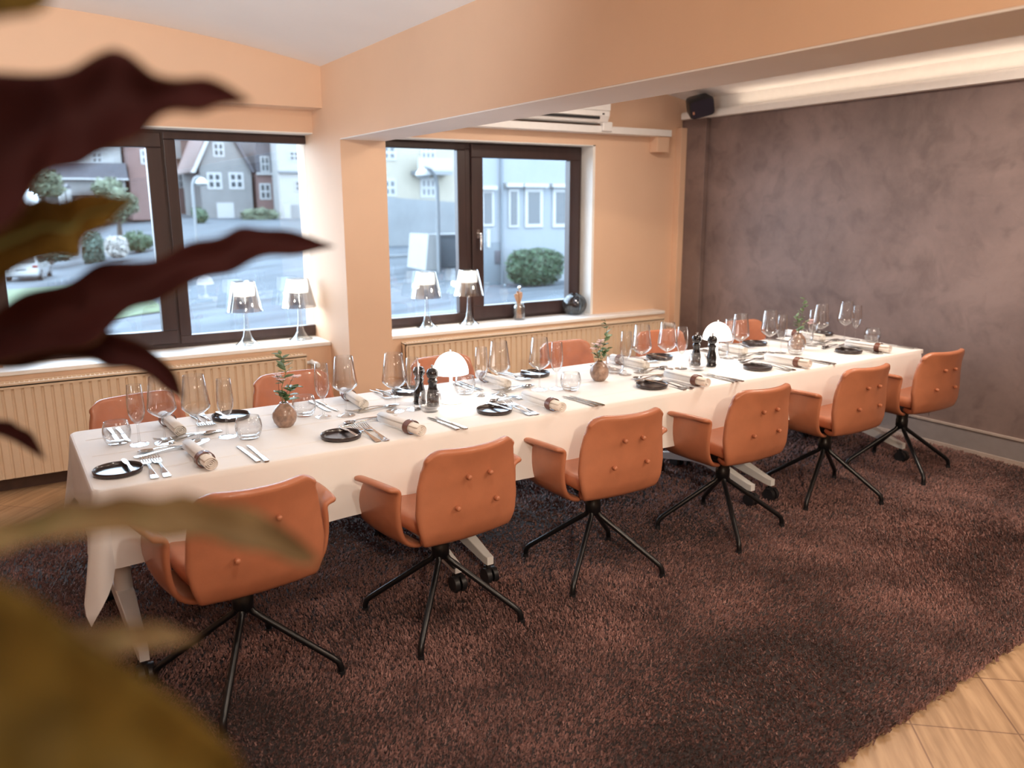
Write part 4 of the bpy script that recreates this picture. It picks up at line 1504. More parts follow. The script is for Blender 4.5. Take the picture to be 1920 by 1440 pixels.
# ================================================================== the plant beside the camera
LEAVES = {
 'A': '-47,6277,17329;-82,6351,17067;-117,6423,16794;-149,6282,16510;-179,6142,16233;7,6326,17334;-25,6371,17075;-58,6415,16808;-89,6251,16532;-119,6089,16265;63,6330,17333;33,6369,17081;2,6406,16822;-29,6213,16553;-58,6022,16296;119,6279,17325;91,6339,17085;62,6398,16837;31,6193,16576;1,5991,16329;173,6204,17314;148,6298,17090;121,6391,16855;89,6202,16605;58,6016,16366;228,6154,17307;205,6271,17098;179,6385,16877;146,6231,16639;114,6079,16410;286,6158,17309;261,6271,17112;235,6382,16904;200,6258,16680;166,6134,16462;347,6205,17318;317,6295,17132;287,6384,16938;247,6267,16729;207,6150,16525;409,6250,17331;372,6320,17157;334,6389,16977;285,6257,16782;238,6125,16594;471,6253,17344;429,6323,17182;385,6392,17016;329,6237,16833;275,6082,16657;528,6205,17357;487,6297,17207;445,6389,17051;385,6224,16874;328,6059,16705;581,6140,17380;546,6261,17231;509,6381,17076;451,6227,16896;395,6075,16724;631,6105,17415;603,6239,17262;573,6372,17100;518,6245,16912;466,6119,16730;690,6119,17453;665,6242,17294;637,6364,17126;587,6258,16934;537,6152,16747;756,6171,17493;727,6267,17334;697,6362,17169;645,6258,16982;593,6155,16800;825,6213,17513;795,6283,17356;763,6353,17193;708,6226,17010;654,6101,16833;882,6209,17492;854,6275,17347;826,6340,17198;769,6187,17026;714,6035,16861;924,6156,17451;905,6241,17325;886,6326,17194;831,6163,17038;778,6000,16888;955,6085,17397;949,6199,17293;942,6312,17185;895,6164,17048;850,6017,16917;994,6037,17351;993,6151,17268;992,6264,17181;957,6166,17071;923,6070,16963;1054,6047,17333;1046,6135,17268;1037,6223,17201;1004,6171,17118;971,6119,17035;1124,6074,17329;1108,6132,17276;1092,6190,17222;1059,6151,17156;1026,6113,17091;1194,6088,17335;1177,6126,17286;1159,6164,17237;1125,6117,17177;1091,6070,17118;1262,6081,17348;1245,6115,17298;1229,6149,17246;1193,6084,17183;1157,6019,17122;1324,6045,17353;1312,6092,17298;1299,6139,17243;1260,6060,17173;1222,5980,17104;1378,5993,17335;1372,6052,17288;1365,6111,17239;1331,6046,17176;1297,5982,17114;1433,5967,17306;1428,6018,17274;1422,6068,17241;1398,6036,17199;1373,6004,17157;1490,5963,17274;1486,5995,17252;1482,6027,17230;1466,6012,17201;1450,5996,17173;1546,5960,17238;1543,5973,17226;1540,5986,17213;1532,5977,17198;1523,5969,17183;1598,5943,17200;1598,5944,17198;1598,5944,17197;1598,5943,17195;1597,5941,17193',
 'B': '-175,7096,16453;-193,7004,16288;-211,6913,16126;-234,6976,15955;-257,7038,15780;-139,7165,16459;-156,7045,16299;-173,6927,16143;-194,6966,15979;-215,7005,15812;-102,7190,16464;-119,7065,16309;-135,6940,16159;-154,6950,16003;-173,6959,15846;-63,7161,16470;-80,7057,16321;-96,6954,16175;-114,6950,16026;-131,6946,15876;-25,7109,16476;-41,7038,16333;-57,6967,16192;-74,6977,16048;-91,6988,15902;13,7081,16482;-2,7031,16345;-18,6980,16209;-34,7022,16069;-50,7063,15925;52,7107,16489;37,7050,16357;22,6993,16227;7,7060,16090;-8,7126,15951;91,7175,16496;76,7090,16369;62,7006,16245;48,7074,16115;34,7141,15981;132,7241,16503;116,7130,16382;102,7020,16264;89,7064,16141;76,7108,16016;172,7264,16511;157,7150,16394;143,7036,16281;132,7048,16164;120,7060,16046;211,7235,16521;198,7142,16408;186,7050,16297;176,7047,16184;166,7044,16070;249,7186,16536;239,7124,16424;229,7062,16314;222,7071,16202;214,7080,16088;283,7166,16562;277,7119,16448;271,7072,16335;268,7109,16219;265,7146,16100;322,7196,16582;318,7138,16465;315,7079,16350;316,7139,16231;318,7197,16109;364,7259,16574;362,7173,16461;359,7088,16349;364,7144,16234;369,7200,16116;404,7319,16559;404,7207,16449;403,7096,16343;411,7125,16233;418,7154,16121;445,7337,16552;446,7217,16441;447,7098,16333;455,7097,16223;463,7095,16112;486,7305,16559;489,7201,16443;492,7097,16330;501,7083,16215;510,7070,16099;524,7256,16572;527,7186,16463;531,7117,16354;540,7117,16244;549,7117,16134;563,7231,16588;561,7193,16488;559,7154,16390;562,7185,16289;565,7215,16187;608,7262,16602;598,7225,16513;589,7188,16424;587,7241,16334;585,7293,16241;656,7320,16610;644,7264,16528;633,7208,16446;630,7256,16364;627,7303,16280;703,7367,16609;692,7292,16531;681,7217,16454;679,7242,16376;677,7267,16298;747,7375,16602;738,7302,16530;729,7228,16459;728,7229,16389;726,7230,16318;787,7348,16594;781,7297,16533;775,7247,16473;774,7240,16414;772,7233,16354;828,7320,16588;824,7295,16540;820,7270,16492;818,7271,16445;817,7273,16397;871,7316,16582;868,7303,16546;865,7291,16510;866,7303,16474;866,7315,16438;917,7332,16577;915,7321,16552;912,7310,16527;913,7324,16502;914,7338,16477;964,7349,16571;962,7339,16557;960,7330,16544;960,7337,16530;961,7344,16517;1009,7353,16565;1009,7351,16563;1008,7349,16561;1008,7349,16558;1008,7350,16556',
 'C': '-323,8390,15505;-336,8439,15407;-350,8488,15307;-359,8436,15222;-368,8383,15137;-227,8453,15536;-238,8477,15432;-249,8501,15328;-257,8419,15238;-265,8338,15150;-128,8473,15572;-137,8493,15461;-147,8513,15349;-155,8393,15256;-162,8274,15166;-28,8442,15622;-36,8485,15500;-45,8526,15376;-52,8385,15278;-59,8244,15182;60,8402,15698;57,8475,15562;54,8548,15422;49,8408,15308;45,8269,15198;155,8379,15759;156,8466,15613;157,8552,15462;154,8438,15335;151,8325,15210;261,8391,15781;264,8469,15633;266,8547,15481;263,8456,15348;261,8366,15217;372,8441,15794;375,8490,15646;377,8540,15495;374,8449,15360;371,8359,15227;485,8487,15804;487,8509,15655;490,8530,15504;485,8416,15368;479,8302,15236;592,8505,15854;596,8515,15692;600,8526,15528;594,8379,15384;587,8234,15243;686,8484,15932;694,8511,15765;702,8537,15595;695,8376,15445;688,8217,15300;783,8437,16001;791,8496,15838;800,8554,15671;790,8410,15524;780,8266,15380;894,8389,16005;899,8474,15863;905,8559,15716;890,8452,15586;876,8346,15459;1010,8389,15998;1010,8469,15880;1009,8548,15758;991,8481,15649;973,8414,15541;1134,8425,15992;1130,8475,15886;1125,8524,15778;1106,8467,15679;1087,8410,15580;1261,8461,15994;1254,8485,15888;1246,8509,15781;1223,8430,15683;1200,8350,15587;1381,8468,16040;1372,8486,15937;1363,8504,15833;1334,8401,15740;1306,8297,15648;1485,8439,16114;1481,8476,16008;1476,8512,15901;1445,8395,15806;1414,8278,15713;1594,8380,16167;1595,8444,16063;1595,8508,15957;1565,8406,15862;1534,8305,15769;1713,8336,16185;1716,8412,16089;1718,8487,15992;1691,8420,15903;1665,8354,15815;1842,8333,16189;1844,8399,16098;1845,8464,16004;1822,8420,15916;1799,8376,15830;1967,8382,16250;1969,8427,16145;1971,8473,16038;1949,8416,15937;1928,8360,15836;2091,8435,16313;2090,8455,16209;2089,8474,16104;2063,8395,16004;2038,8317,15905;2213,8404,16281;2208,8416,16203;2203,8429,16124;2175,8352,16050;2147,8275,15977;2334,8346,16266;2331,8369,16203;2328,8392,16139;2300,8324,16079;2273,8257,16020;2457,8288,16270;2460,8328,16204;2463,8369,16137;2436,8307,16075;2409,8246,16013;2580,8241,16246;2587,8289,16183;2593,8336,16119;2572,8294,16059;2551,8252,15999;2706,8229,16193;2710,8258,16149;2715,8286,16105;2703,8266,16064;2691,8246,16022;2835,8217,16140;2835,8226,16120;2835,8235,16100;2829,8226,16080;2823,8216,16061;2959,8184,16088;2959,8184,16086;2960,8185,16085;2959,8184,16084;2959,8183,16082',
 'D': '-342,8870,15448;-356,8945,15341;-372,9020,15233;-381,8941,15145;-389,8863,15059;-276,8934,15443;-292,8984,15336;-307,9033,15228;-317,8930,15142;-327,8827,15058;-209,8956,15443;-225,9001,15334;-241,9047,15224;-253,8911,15139;-264,8776,15058;-139,8925,15449;-157,8992,15335;-175,9060,15219;-189,8909,15134;-202,8758,15053;-70,8870,15458;-89,8972,15338;-108,9073,15214;-125,8932,15125;-141,8792,15038;0,8840,15464;-20,8962,15338;-40,9084,15209;-59,8972,15113;-78,8860,15020;70,8860,15463;50,8978,15336;29,9095,15205;7,9005,15104;-14,8915,15004;142,8921,15455;120,9012,15330;99,9102,15203;75,9013,15100;51,8924,15000;215,8979,15447;192,9043,15326;169,9107,15203;143,8996,15105;117,8886,15010;288,8995,15444;264,9052,15327;240,9108,15209;210,8974,15119;182,8839,15031;361,8960,15443;336,9033,15331;310,9105,15218;278,8967,15134;246,8828,15054;431,8902,15439;406,9001,15332;381,9100,15224;347,8984,15145;313,8868,15068;501,8872,15426;477,8983,15324;452,9093,15220;418,9013,15143;384,8933,15067;573,8887,15400;549,8987,15305;523,9086,15208;489,9032,15132;455,8978,15058;647,8933,15365;621,9006,15278;594,9079,15189;559,9029,15118;524,8979,15048;721,8971,15328;693,9021,15249;664,9071,15168;628,9007,15105;592,8943,15043;793,8975,15295;764,9020,15220;735,9065,15145;696,8984,15088;658,8903,15033;863,8943,15269;834,9004,15192;805,9064,15114;763,8975,15059;722,8886,15006;932,8892,15248;900,8988,15157;868,9084,15065;818,8995,15002;769,8906,14941;1003,8859,15223;972,8971,15131;940,9082,15038;890,9019,14972;841,8957,14907;1077,8872,15186;1046,8970,15104;1014,9069,15021;966,9031,14959;918,8994,14898;1151,8909,15134;1118,8981,15065;1084,9052,14995;1038,9021,14942;992,8989,14889;1216,8937,15071;1183,8987,15012;1149,9037,14953;1103,8995,14910;1058,8954,14868;1274,8937,15005;1242,8979,14955;1210,9022,14904;1166,8971,14870;1122,8919,14836;1329,8911,14944;1300,8961,14897;1271,9012,14849;1227,8960,14820;1184,8908,14792;1382,8878,14883;1355,8943,14835;1327,9009,14786;1284,8966,14758;1241,8922,14730;1426,8864,14808;1401,8934,14761;1376,9005,14714;1336,8978,14686;1296,8952,14659;1454,8887,14714;1435,8938,14679;1415,8988,14643;1386,8977,14620;1356,8965,14598;1473,8921,14614;1462,8942,14596;1451,8963,14578;1436,8957,14566;1421,8950,14554;1489,8936,14517;1489,8937,14516;1489,8937,14514;1488,8936,14513;1488,8934,14512',
 'E': '-443,8839,14619;-447,8846,14593;-450,8853,14566;-453,8845,14543;-455,8837,14520;-419,8876,14604;-423,8877,14578;-427,8878,14552;-430,8864,14529;-434,8850,14507;-393,8902,14590;-398,8902,14564;-404,8902,14538;-408,8880,14516;-412,8859,14495;-367,8915,14580;-374,8920,14552;-380,8926,14524;-385,8901,14502;-390,8875,14481;-340,8920,14571;-348,8935,14540;-356,8950,14509;-362,8928,14486;-369,8906,14464;-314,8931,14561;-323,8952,14528;-332,8974,14495;-340,8960,14469;-348,8947,14444;-288,8956,14548;-298,8977,14514;-308,8998,14480;-317,8991,14452;-326,8985,14425;-261,8995,14531;-272,9008,14499;-283,9021,14466;-294,9015,14437;-304,9010,14408;-235,9034,14515;-247,9039,14483;-259,9045,14451;-270,9032,14423;-281,9018,14395;-208,9060,14501;-221,9064,14468;-234,9069,14435;-246,9045,14409;-258,9022,14383;-180,9069,14491;-194,9080,14456;-209,9092,14420;-222,9063,14394;-236,9035,14368;-152,9068,14484;-168,9092,14444;-184,9116,14405;-199,9091,14376;-213,9067,14348;-123,9074,14476;-141,9107,14433;-158,9139,14390;-175,9126,14357;-191,9112,14325;-95,9100,14465;-113,9132,14420;-132,9164,14375;-151,9159,14338;-169,9154,14302;-68,9143,14444;-87,9165,14401;-107,9186,14357;-127,9182,14320;-146,9177,14283;-46,9186,14411;-66,9196,14372;-85,9206,14333;-104,9192,14300;-123,9179,14267;-27,9210,14378;-46,9218,14342;-64,9225,14307;-83,9202,14279;-101,9178,14252;-3,9215,14355;-22,9230,14319;-41,9246,14283;-60,9218,14257;-79,9191,14231;23,9211,14339;3,9239,14300;-17,9268,14260;-38,9245,14232;-58,9223,14205;50,9216,14320;28,9253,14278;6,9290,14236;-15,9279,14205;-37,9268,14174;73,9242,14292;51,9276,14250;29,9310,14209;6,9310,14176;-16,9309,14144;93,9285,14253;71,9308,14216;49,9330,14180;27,9330,14149;5,9329,14118;108,9326,14210;88,9338,14179;67,9349,14148;46,9341,14122;25,9332,14097;120,9351,14170;102,9359,14143;84,9368,14116;65,9351,14096;47,9335,14075;131,9361,14132;115,9374,14108;100,9387,14084;84,9369,14067;68,9352,14051;141,9371,14094;128,9388,14072;116,9405,14051;103,9394,14036;90,9383,14022;150,9392,14052;141,9408,14035;131,9423,14017;122,9419,14005;112,9416,13993;160,9422,14008;154,9432,13996;147,9441,13984;141,9441,13975;134,9441,13965;170,9452,13963;167,9456,13957;163,9459,13951;160,9459,13945;157,9458,13940;180,9477,13920;180,9477,13919;180,9477,13917;180,9476,13916;180,9475,13915',
 'F': '-315,4846,14883;-322,4859,14829;-329,4873,14774;-335,4857,14729;-340,4841,14684;-260,4878,14876;-267,4879,14826;-274,4880,14775;-279,4854,14735;-285,4828,14695;-202,4890,14875;-210,4888,14826;-217,4886,14777;-223,4847,14742;-229,4809,14707;-142,4877,14882;-151,4884,14831;-160,4892,14780;-167,4849,14748;-174,4805,14716;-82,4854,14888;-92,4875,14837;-102,4896,14786;-111,4862,14754;-120,4829,14722;-21,4844,14891;-32,4872,14842;-43,4900,14793;-54,4882,14760;-65,4864,14727;40,4854,14892;29,4879,14845;17,4904,14798;4,4897,14762;-8,4889,14727;92,4892,14917;82,4908,14862;72,4923,14808;62,4910,14763;52,4897,14718;150,4931,14925;141,4933,14867;132,4935,14809;122,4906,14761;112,4877,14714;214,4933,14905;204,4932,14851;194,4931,14797;183,4890,14757;172,4850,14718;276,4909,14890;267,4918,14837;257,4926,14785;245,4884,14750;233,4841,14717;341,4881,14894;332,4904,14836;323,4926,14779;310,4890,14742;297,4854,14705;404,4866,14916;396,4900,14849;388,4933,14781;375,4907,14734;362,4881,14687;472,4871,14908;464,4902,14841;455,4932,14773;442,4918,14720;429,4904,14668;541,4893,14874;531,4910,14813;521,4926,14752;507,4912,14701;494,4899,14650;612,4914,14838;598,4918,14778;585,4923,14717;568,4896,14668;551,4870,14619;684,4921,14832;668,4923,14766;653,4924,14699;631,4878,14650;609,4832,14602;750,4902,14856;737,4915,14779;723,4928,14702;699,4869,14652;675,4811,14603;813,4858,14837;802,4887,14764;791,4916,14689;769,4873,14642;747,4830,14595;875,4834,14801;867,4868,14736;858,4902,14669;840,4880,14623;822,4858,14577;946,4832,14766;937,4862,14704;928,4891,14640;911,4881,14592;894,4871,14544;1025,4848,14737;1011,4868,14672;997,4887,14606;977,4876,14551;957,4865,14497;1106,4866,14702;1087,4874,14636;1068,4881,14570;1042,4856,14516;1016,4831,14463;1175,4857,14658;1156,4862,14598;1137,4866,14537;1109,4829,14494;1080,4792,14452;1234,4822,14613;1220,4835,14559;1205,4848,14504;1178,4812,14469;1152,4776,14435;1291,4786,14567;1282,4809,14514;1271,4832,14461;1248,4805,14428;1226,4779,14396;1350,4762,14512;1342,4790,14460;1335,4817,14408;1316,4803,14373;1297,4789,14339;1410,4759,14442;1403,4780,14398;1397,4801,14353;1382,4795,14319;1368,4790,14286;1467,4765,14361;1462,4772,14336;1458,4779,14310;1450,4775,14289;1442,4771,14269;1518,4755,14285;1518,4755,14283;1518,4755,14281;1517,4754,14280;1517,4753,14279',
 'G': '-290,3911,15061;-332,3973,14734;-376,4032,14390;-403,3898,14145;-428,3765,13913;-254,3964,15003;-295,4000,14688;-338,4034,14360;-365,3880,14134;-390,3729,13922;-215,3975,14960;-256,4006,14651;-299,4035,14330;-326,3856,14126;-351,3681,13939;-172,3936,14936;-215,3987,14625;-260,4036,14300;-289,3848,14108;-315,3662,13936;-129,3876,14922;-173,3957,14604;-220,4036,14270;-252,3863,14075;-282,3692,13899;-86,3838,14900;-131,3938,14579;-178,4036,14240;-216,3893,14033;-251,3752,13840;-44,3848,14856;-89,3943,14542;-137,4036,14210;-178,3917,13994;-217,3800,13788;-5,3897,14790;-49,3967,14490;-96,4035,14177;-139,3919,13967;-180,3805,13767;32,3944,14717;-12,3990,14433;-57,4035,14140;-100,3900,13952;-140,3767,13777;67,3953,14657;25,3994,14383;-19,4034,14101;-61,3876,13940;-101,3719,13794;102,3915,14618;62,3975,14345;20,4033,14062;-23,3866,13918;-63,3700,13790;139,3855,14594;101,3944,14316;61,4031,14025;17,3879,13882;-24,3728,13752;182,3817,14566;145,3924,14286;105,4028,13992;59,3905,13837;15,3783,13693;225,3825,14512;189,3926,14241;149,4025,13957;102,3925,13796;56,3826,13642;271,3868,14437;233,3945,14184;193,4022,13920;144,3924,13767;97,3827,13622;318,3908,14360;278,3963,14125;237,4018,13883;187,3902,13753;138,3788,13632;362,3910,14302;323,3962,14077;282,4013,13846;229,3876,13742;178,3740,13649;403,3868,14268;367,3938,14042;328,4009,13809;272,3864,13721;219,3720,13644;442,3808,14246;409,3906,14013;374,4003,13771;317,3874,13683;263,3745,13606;483,3770,14210;453,3884,13976;420,3998,13732;364,3896,13636;310,3795,13547;528,3775,14146;498,3884,13924;466,3992,13693;411,3912,13592;358,3833,13496;576,3813,14057;545,3900,13857;511,3986,13651;457,3909,13561;403,3831,13475;624,3848,13965;591,3914,13789;556,3980,13608;500,3885,13544;445,3791,13486;669,3847,13898;636,3908,13735;603,3970,13569;543,3856,13533;485,3743,13504;708,3804,13859;679,3876,13701;648,3948,13539;587,3836,13517;529,3723,13500;732,3750,13821;710,3836,13668;686,3922,13510;632,3834,13486;579,3746,13466;745,3736,13750;730,3814,13621;714,3893,13488;673,3842,13455;634,3791,13424;757,3762,13649;746,3812,13561;735,3863,13472;709,3837,13442;683,3811,13413;767,3792,13544;761,3812,13502;754,3832,13459;741,3818,13444;727,3804,13428;774,3799,13455;774,3800,13451;774,3801,13446;773,3798,13445;772,3795,13443',
 'H': '-71,4565,14386;-78,4578,14325;-84,4591,14264;-90,4575,14216;-96,4558,14169;-46,4597,14364;-52,4597,14309;-58,4597,14255;-64,4570,14213;-70,4543,14172;-20,4610,14351;-26,4606,14299;-32,4603,14246;-38,4562,14212;-44,4521,14178;6,4598,14350;0,4603,14293;-6,4609,14237;-12,4562,14206;-18,4516,14176;33,4575,14353;27,4595,14291;21,4614,14228;15,4574,14195;9,4534,14162;59,4564,14351;54,4592,14285;48,4620,14219;42,4594,14179;35,4567,14140;86,4577,14338;81,4601,14275;75,4625,14210;69,4610,14166;63,4594,14121;114,4607,14317;108,4619,14259;103,4630,14202;96,4615,14157;90,4600,14113;142,4636,14296;136,4636,14245;130,4635,14193;124,4610,14155;117,4585,14116;170,4646,14284;164,4643,14234;158,4640,14185;151,4603,14153;144,4566,14122;198,4634,14282;192,4639,14230;186,4645,14177;179,4603,14149;171,4561,14121;225,4614,14285;220,4632,14228;215,4650,14170;207,4614,14139;200,4578,14109;253,4604,14284;248,4629,14224;244,4654,14163;237,4631,14127;229,4608,14090;282,4615,14274;277,4637,14216;273,4659,14157;266,4646,14116;259,4632,14074;312,4643,14257;307,4654,14204;302,4664,14151;295,4651,14110;288,4637,14069;343,4669,14240;338,4669,14193;332,4669,14145;324,4646,14109;316,4623,14073;374,4678,14230;367,4675,14185;361,4673,14139;353,4639,14109;344,4605,14080;402,4666,14229;397,4671,14180;391,4677,14131;382,4639,14105;373,4601,14079;430,4647,14230;426,4663,14177;421,4680,14124;413,4648,14095;404,4617,14067;459,4638,14225;456,4660,14171;452,4683,14116;444,4663,14083;436,4643,14049;490,4647,14211;486,4666,14159;482,4685,14108;475,4674,14071;468,4663,14035;522,4669,14188;518,4678,14144;513,4687,14099;506,4677,14065;499,4666,14030;554,4687,14164;549,4688,14127;543,4688,14090;536,4671,14062;528,4654,14034;584,4690,14144;578,4689,14112;573,4688,14079;565,4665,14058;557,4642,14038;610,4680,14127;606,4683,14097;602,4687,14068;595,4665,14052;588,4643,14036;636,4669,14108;633,4677,14082;631,4686,14056;626,4671,14042;621,4656,14028;663,4667,14087;662,4676,14066;661,4684,14045;658,4677,14032;654,4670,14020;693,4673,14062;692,4678,14048;691,4683,14034;689,4680,14024;687,4677,14014;723,4679,14036;722,4680,14029;721,4681,14023;720,4680,14017;719,4678,14012;752,4680,14013;752,4680,14012;752,4679,14011;751,4679,14011;751,4679,14010',
 'I': '-9,4904,17708;-22,4939,17617;-35,4974,17524;-47,4935,17415;-59,4897,17306;9,4971,17727;-5,4976,17628;-18,4981,17529;-32,4918,17415;-45,4855,17304;28,4991,17735;13,4990,17635;-1,4988,17534;-16,4894,17415;-30,4800,17299;46,4956,17729;31,4976,17635;15,4996,17539;0,4887,17417;-16,4780,17300;64,4895,17717;48,4949,17632;32,5003,17544;15,4910,17425;-2,4817,17310;82,4860,17711;66,4935,17632;49,5010,17549;31,4950,17437;13,4890,17327;101,4882,17719;84,4949,17638;66,5016,17554;47,4983,17447;28,4951,17342;121,4948,17737;103,4985,17649;84,5023,17559;63,4991,17453;43,4960,17349;142,5012,17756;122,5021,17661;101,5030,17564;79,4974,17455;57,4918,17347;162,5031,17763;140,5033,17667;118,5036,17570;94,4950,17456;71,4864,17345;180,4994,17755;158,5018,17666;135,5042,17576;110,4944,17461;85,4847,17350;197,4934,17741;175,4991,17663;152,5048,17582;126,4967,17472;100,4886,17365;215,4902,17733;192,4978,17662;170,5053,17587;142,5006,17486;115,4958,17386;234,4924,17736;210,4991,17665;187,5058,17591;159,5036,17497;132,5015,17404;254,4985,17746;229,5023,17670;203,5062,17592;175,5041,17502;147,5021,17412;274,5039,17753;247,5052,17673;220,5065,17592;190,5024,17500;161,4983,17410;290,5053,17747;263,5061,17668;235,5069,17590;205,5003,17496;175,4938,17405;303,5021,17728;277,5046,17658;251,5072,17586;220,4998,17495;190,4925,17405;313,4975,17705;290,5025,17644;265,5074,17582;236,5016,17497;206,4959,17414;324,4954,17686;302,5015,17632;280,5077,17577;252,5046,17501;224,5015,17427;336,4976,17676;315,5027,17624;293,5079,17571;268,5067,17505;242,5055,17438;348,5023,17671;327,5052,17619;306,5081,17566;282,5070,17505;258,5058,17444;359,5062,17662;338,5072,17611;318,5082,17560;295,5058,17502;273,5034,17445;366,5071,17645;348,5078,17600;329,5084,17554;308,5047,17500;287,5010,17446;371,5056,17623;356,5071,17586;340,5086,17548;321,5048,17500;303,5011,17453;373,5040,17599;362,5064,17571;350,5087,17542;335,5062,17504;320,5036,17465;375,5043,17579;367,5066,17558;359,5089,17536;348,5078,17508;337,5067,17480;377,5064,17561;372,5078,17547;367,5091,17532;360,5088,17513;353,5085,17495;380,5085,17544;377,5089,17536;374,5094,17527;370,5092,17518;367,5090,17508;382,5096,17525;381,5096,17524;381,5096,17523;381,5095,17523;381,5095,17522',
}
plant = thing('potted_plant', 'tall wavy-leaved plant with maroon undersides close beside the camera', 'plant', (-0.42, 0.62, -0.02))
PO = Vector(plant.location)
pt = MB()
pt.lathe([(0.0, 0.0), (0.13, 0.0), (0.14, 0.01), (0.19, 0.72), (0.20, 0.75), (0.185, 0.76), (0.175, 0.74), (0.165, 0.68), (0.0, 0.68)], 36)
obj('planter', pt, M['terracotta'], plant, angle=50)
obj('soil', MB().lathe([(0.0, 0.70), (0.165, 0.69), (0.165, 0.67), (0.0, 0.67)], 24), M['soil'], plant)
SIDE = {'A': 'dn', 'B': 'up', 'C': 'dn', 'D': 'dn', 'E': 'dn', 'F': 'pale', 'G': 'up', 'H': 'pale', 'I': 'up'}
for k, txt in LEAVES.items():
    pts = [tuple(int(c) / 1e4 for c in q.split(',')) for q in txt.split(';')]
    pts = [Vector(p) - PO for p in pts]
    rows = [pts[i:i + 5] for i in range(0, len(pts), 5)]
    main = {'dn': M['leaf_dn'], 'up': M['leaf_up'], 'pale': M['leaf_pale']}[SIDE[k]]
    other = M['leaf_up'] if SIDE[k] == 'dn' else M['leaf_dn']
    lf = obj('leaf', MB().grid(rows), [other, main], plant, sub=1, angle=180)
    sm_ = lf.modifiers.new('solid', 'SOLIDIFY')
    sm_.thickness, sm_.offset, sm_.material_offset = 0.0012, 0, 1
    rib = MB()
    mid = [row[2] for row in rows]
    rib.tube(mid[:-1], [0.0022 - 0.0016 * i / len(mid) for i in range(len(mid) - 1)], 6)
    obj('midrib', rib, M['leaf_dn'] if SIDE[k] == 'dn' else M['stem'], lf)
    b0 = mid[0]
    root = Vector((0.03 * math.cos(ord(k)), 0.03 * math.sin(ord(k)), 0.69))
    st = []
    for i in range(13):
        q = i / 12
        c1 = root + Vector((0, 0, (b0.z - 0.69) * 0.75))
        c2 = b0 + (b0 - mid[3]) * 0.9
        st.append(root * (1 - q) ** 3 + c1 * (3 * q * (1 - q) ** 2) + c2 * (3 * q * q * (1 - q)) + b0 * q ** 3)
    obj('petiole', MB().tube(st, 0.0032, 7), M['leaf_dn'], plant)

# ================================================================== outside the windows
X = {}
X['asphalt'] = mat('wet_grey_asphalt', (0.055, 0.064, 0.074), 0.9, var=0.35, vscale=0.8, stretch=(0.35, 1.6, 1), spec=0.1)
X['stone'] = mat('grey_render', (0.112, 0.112, 0.112), 0.9, var=0.08, vscale=0.8)
X['white'] = mat('white_render', (0.215, 0.215, 0.212), 0.8, var=0.04)
X['yellow'] = mat('pale_yellow_render', (0.209, 0.192, 0.156), 0.85, var=0.04, vscale=0.7)
X['blue'] = mat('pale_blue_render', (0.145, 0.161, 0.177), 0.85, var=0.03, vscale=0.7)
X['bluedark'] = mat('blue_grey_plinth', (0.091, 0.108, 0.123), 0.85, var=0.05)
X['brick'] = mat('red_brick', (0.097, 0.059, 0.054), 0.9, var=0.15, vscale=4)
X['slate'] = mat('dark_slate_roof', (0.042, 0.042, 0.051), 0.7, var=0.2, vscale=3)
X['redroof'] = mat('red_tile_roof', (0.091, 0.054, 0.049), 0.8, var=0.2, vscale=3)
X['wwin'] = mat('white_window_paint', (0.228, 0.231, 0.231), 0.5)
X['glass'] = mat('dark_house_glass', (0.027, 0.035, 0.042), 0.12, var=0.1)
X['wallgrey'] = mat('pale_concrete_wall', (0.135, 0.145, 0.153), 0.9, var=0.12, vscale=0.5)
X['grass'] = mat('rough_grass', (0.027, 0.049, 0.013), 0.9, var=0.5, vscale=3, bump=0.8, bscale=6)
X['hedge'] = mat('hedge_leaves', (0.018, 0.042, 0.018), 0.75, var=0.5, vscale=5)
X['hedge2'] = mat('bluish_hedge_leaves', (0.027, 0.054, 0.042), 0.75, var=0.4, vscale=5)
X['tree'] = mat('grey_green_tree_leaves', (0.059, 0.075, 0.046), 0.8, var=0.4, vscale=4)
X['blossom'] = mat('white_blossom', (0.215, 0.209, 0.198), 0.8, var=0.1)
X['trunk'] = mat('tree_bark', (0.032, 0.024, 0.018), 0.9, var=0.2)
X['carpaint'] = mat('white_car_paint', (0.220, 0.223, 0.226), 0.2, coat=0.6)
X['carglass'] = mat('dark_car_glass', (0.009, 0.011, 0.013), 0.08)
X['tyre'] = mat('black_tyre', (0.005, 0.005, 0.005), 0.8)
X['taillight'] = mat('red_tail_lamp', (0.121, 0.009, 0.009), 0.25)
X['lampwhite'] = mat('white_lamp_glass', (0.228, 0.231, 0.231), 0.3)
X['galv'] = mat('galvanised_steel', (0.112, 0.121, 0.129), 0.5)


def facade(name, label, cat, Y, poly, material, depth, group=None, back=None):
    """a house whose street face is the (x, z) polygon at y = Y; back gives other x limits for its rear face"""
    xs = [x for x, z in poly]
    z0 = min(z for x, z in poly)
    t = thing(name, label, cat, ((min(xs) + max(xs)) / 2, Y, z0 - 1.2), 0, group)
    o = Vector(t.location)
    base = [(x - o.x, z - o.z) for x, z in poly]
    lo = min(q[1] for q in base)
    base = [(p, 0.0 if abs(q - lo) < 0.3 else q) for p, q in base]
    mb = MB().prism_y(base, 0, depth)
    if back:
        x0, x1 = min(xs) - o.x, max(xs) - o.x
        mb.v = [(x, y, z) if y < depth / 2 else (back[0] - o.x + (x - x0) / (x1 - x0) * (back[1] - back[0]), y, z) for x, y, z in mb.v]
    obj('wall', mb, material, t, smooth=False)
    t_info[t.name] = (Y, o)
    return t


t_info = {}


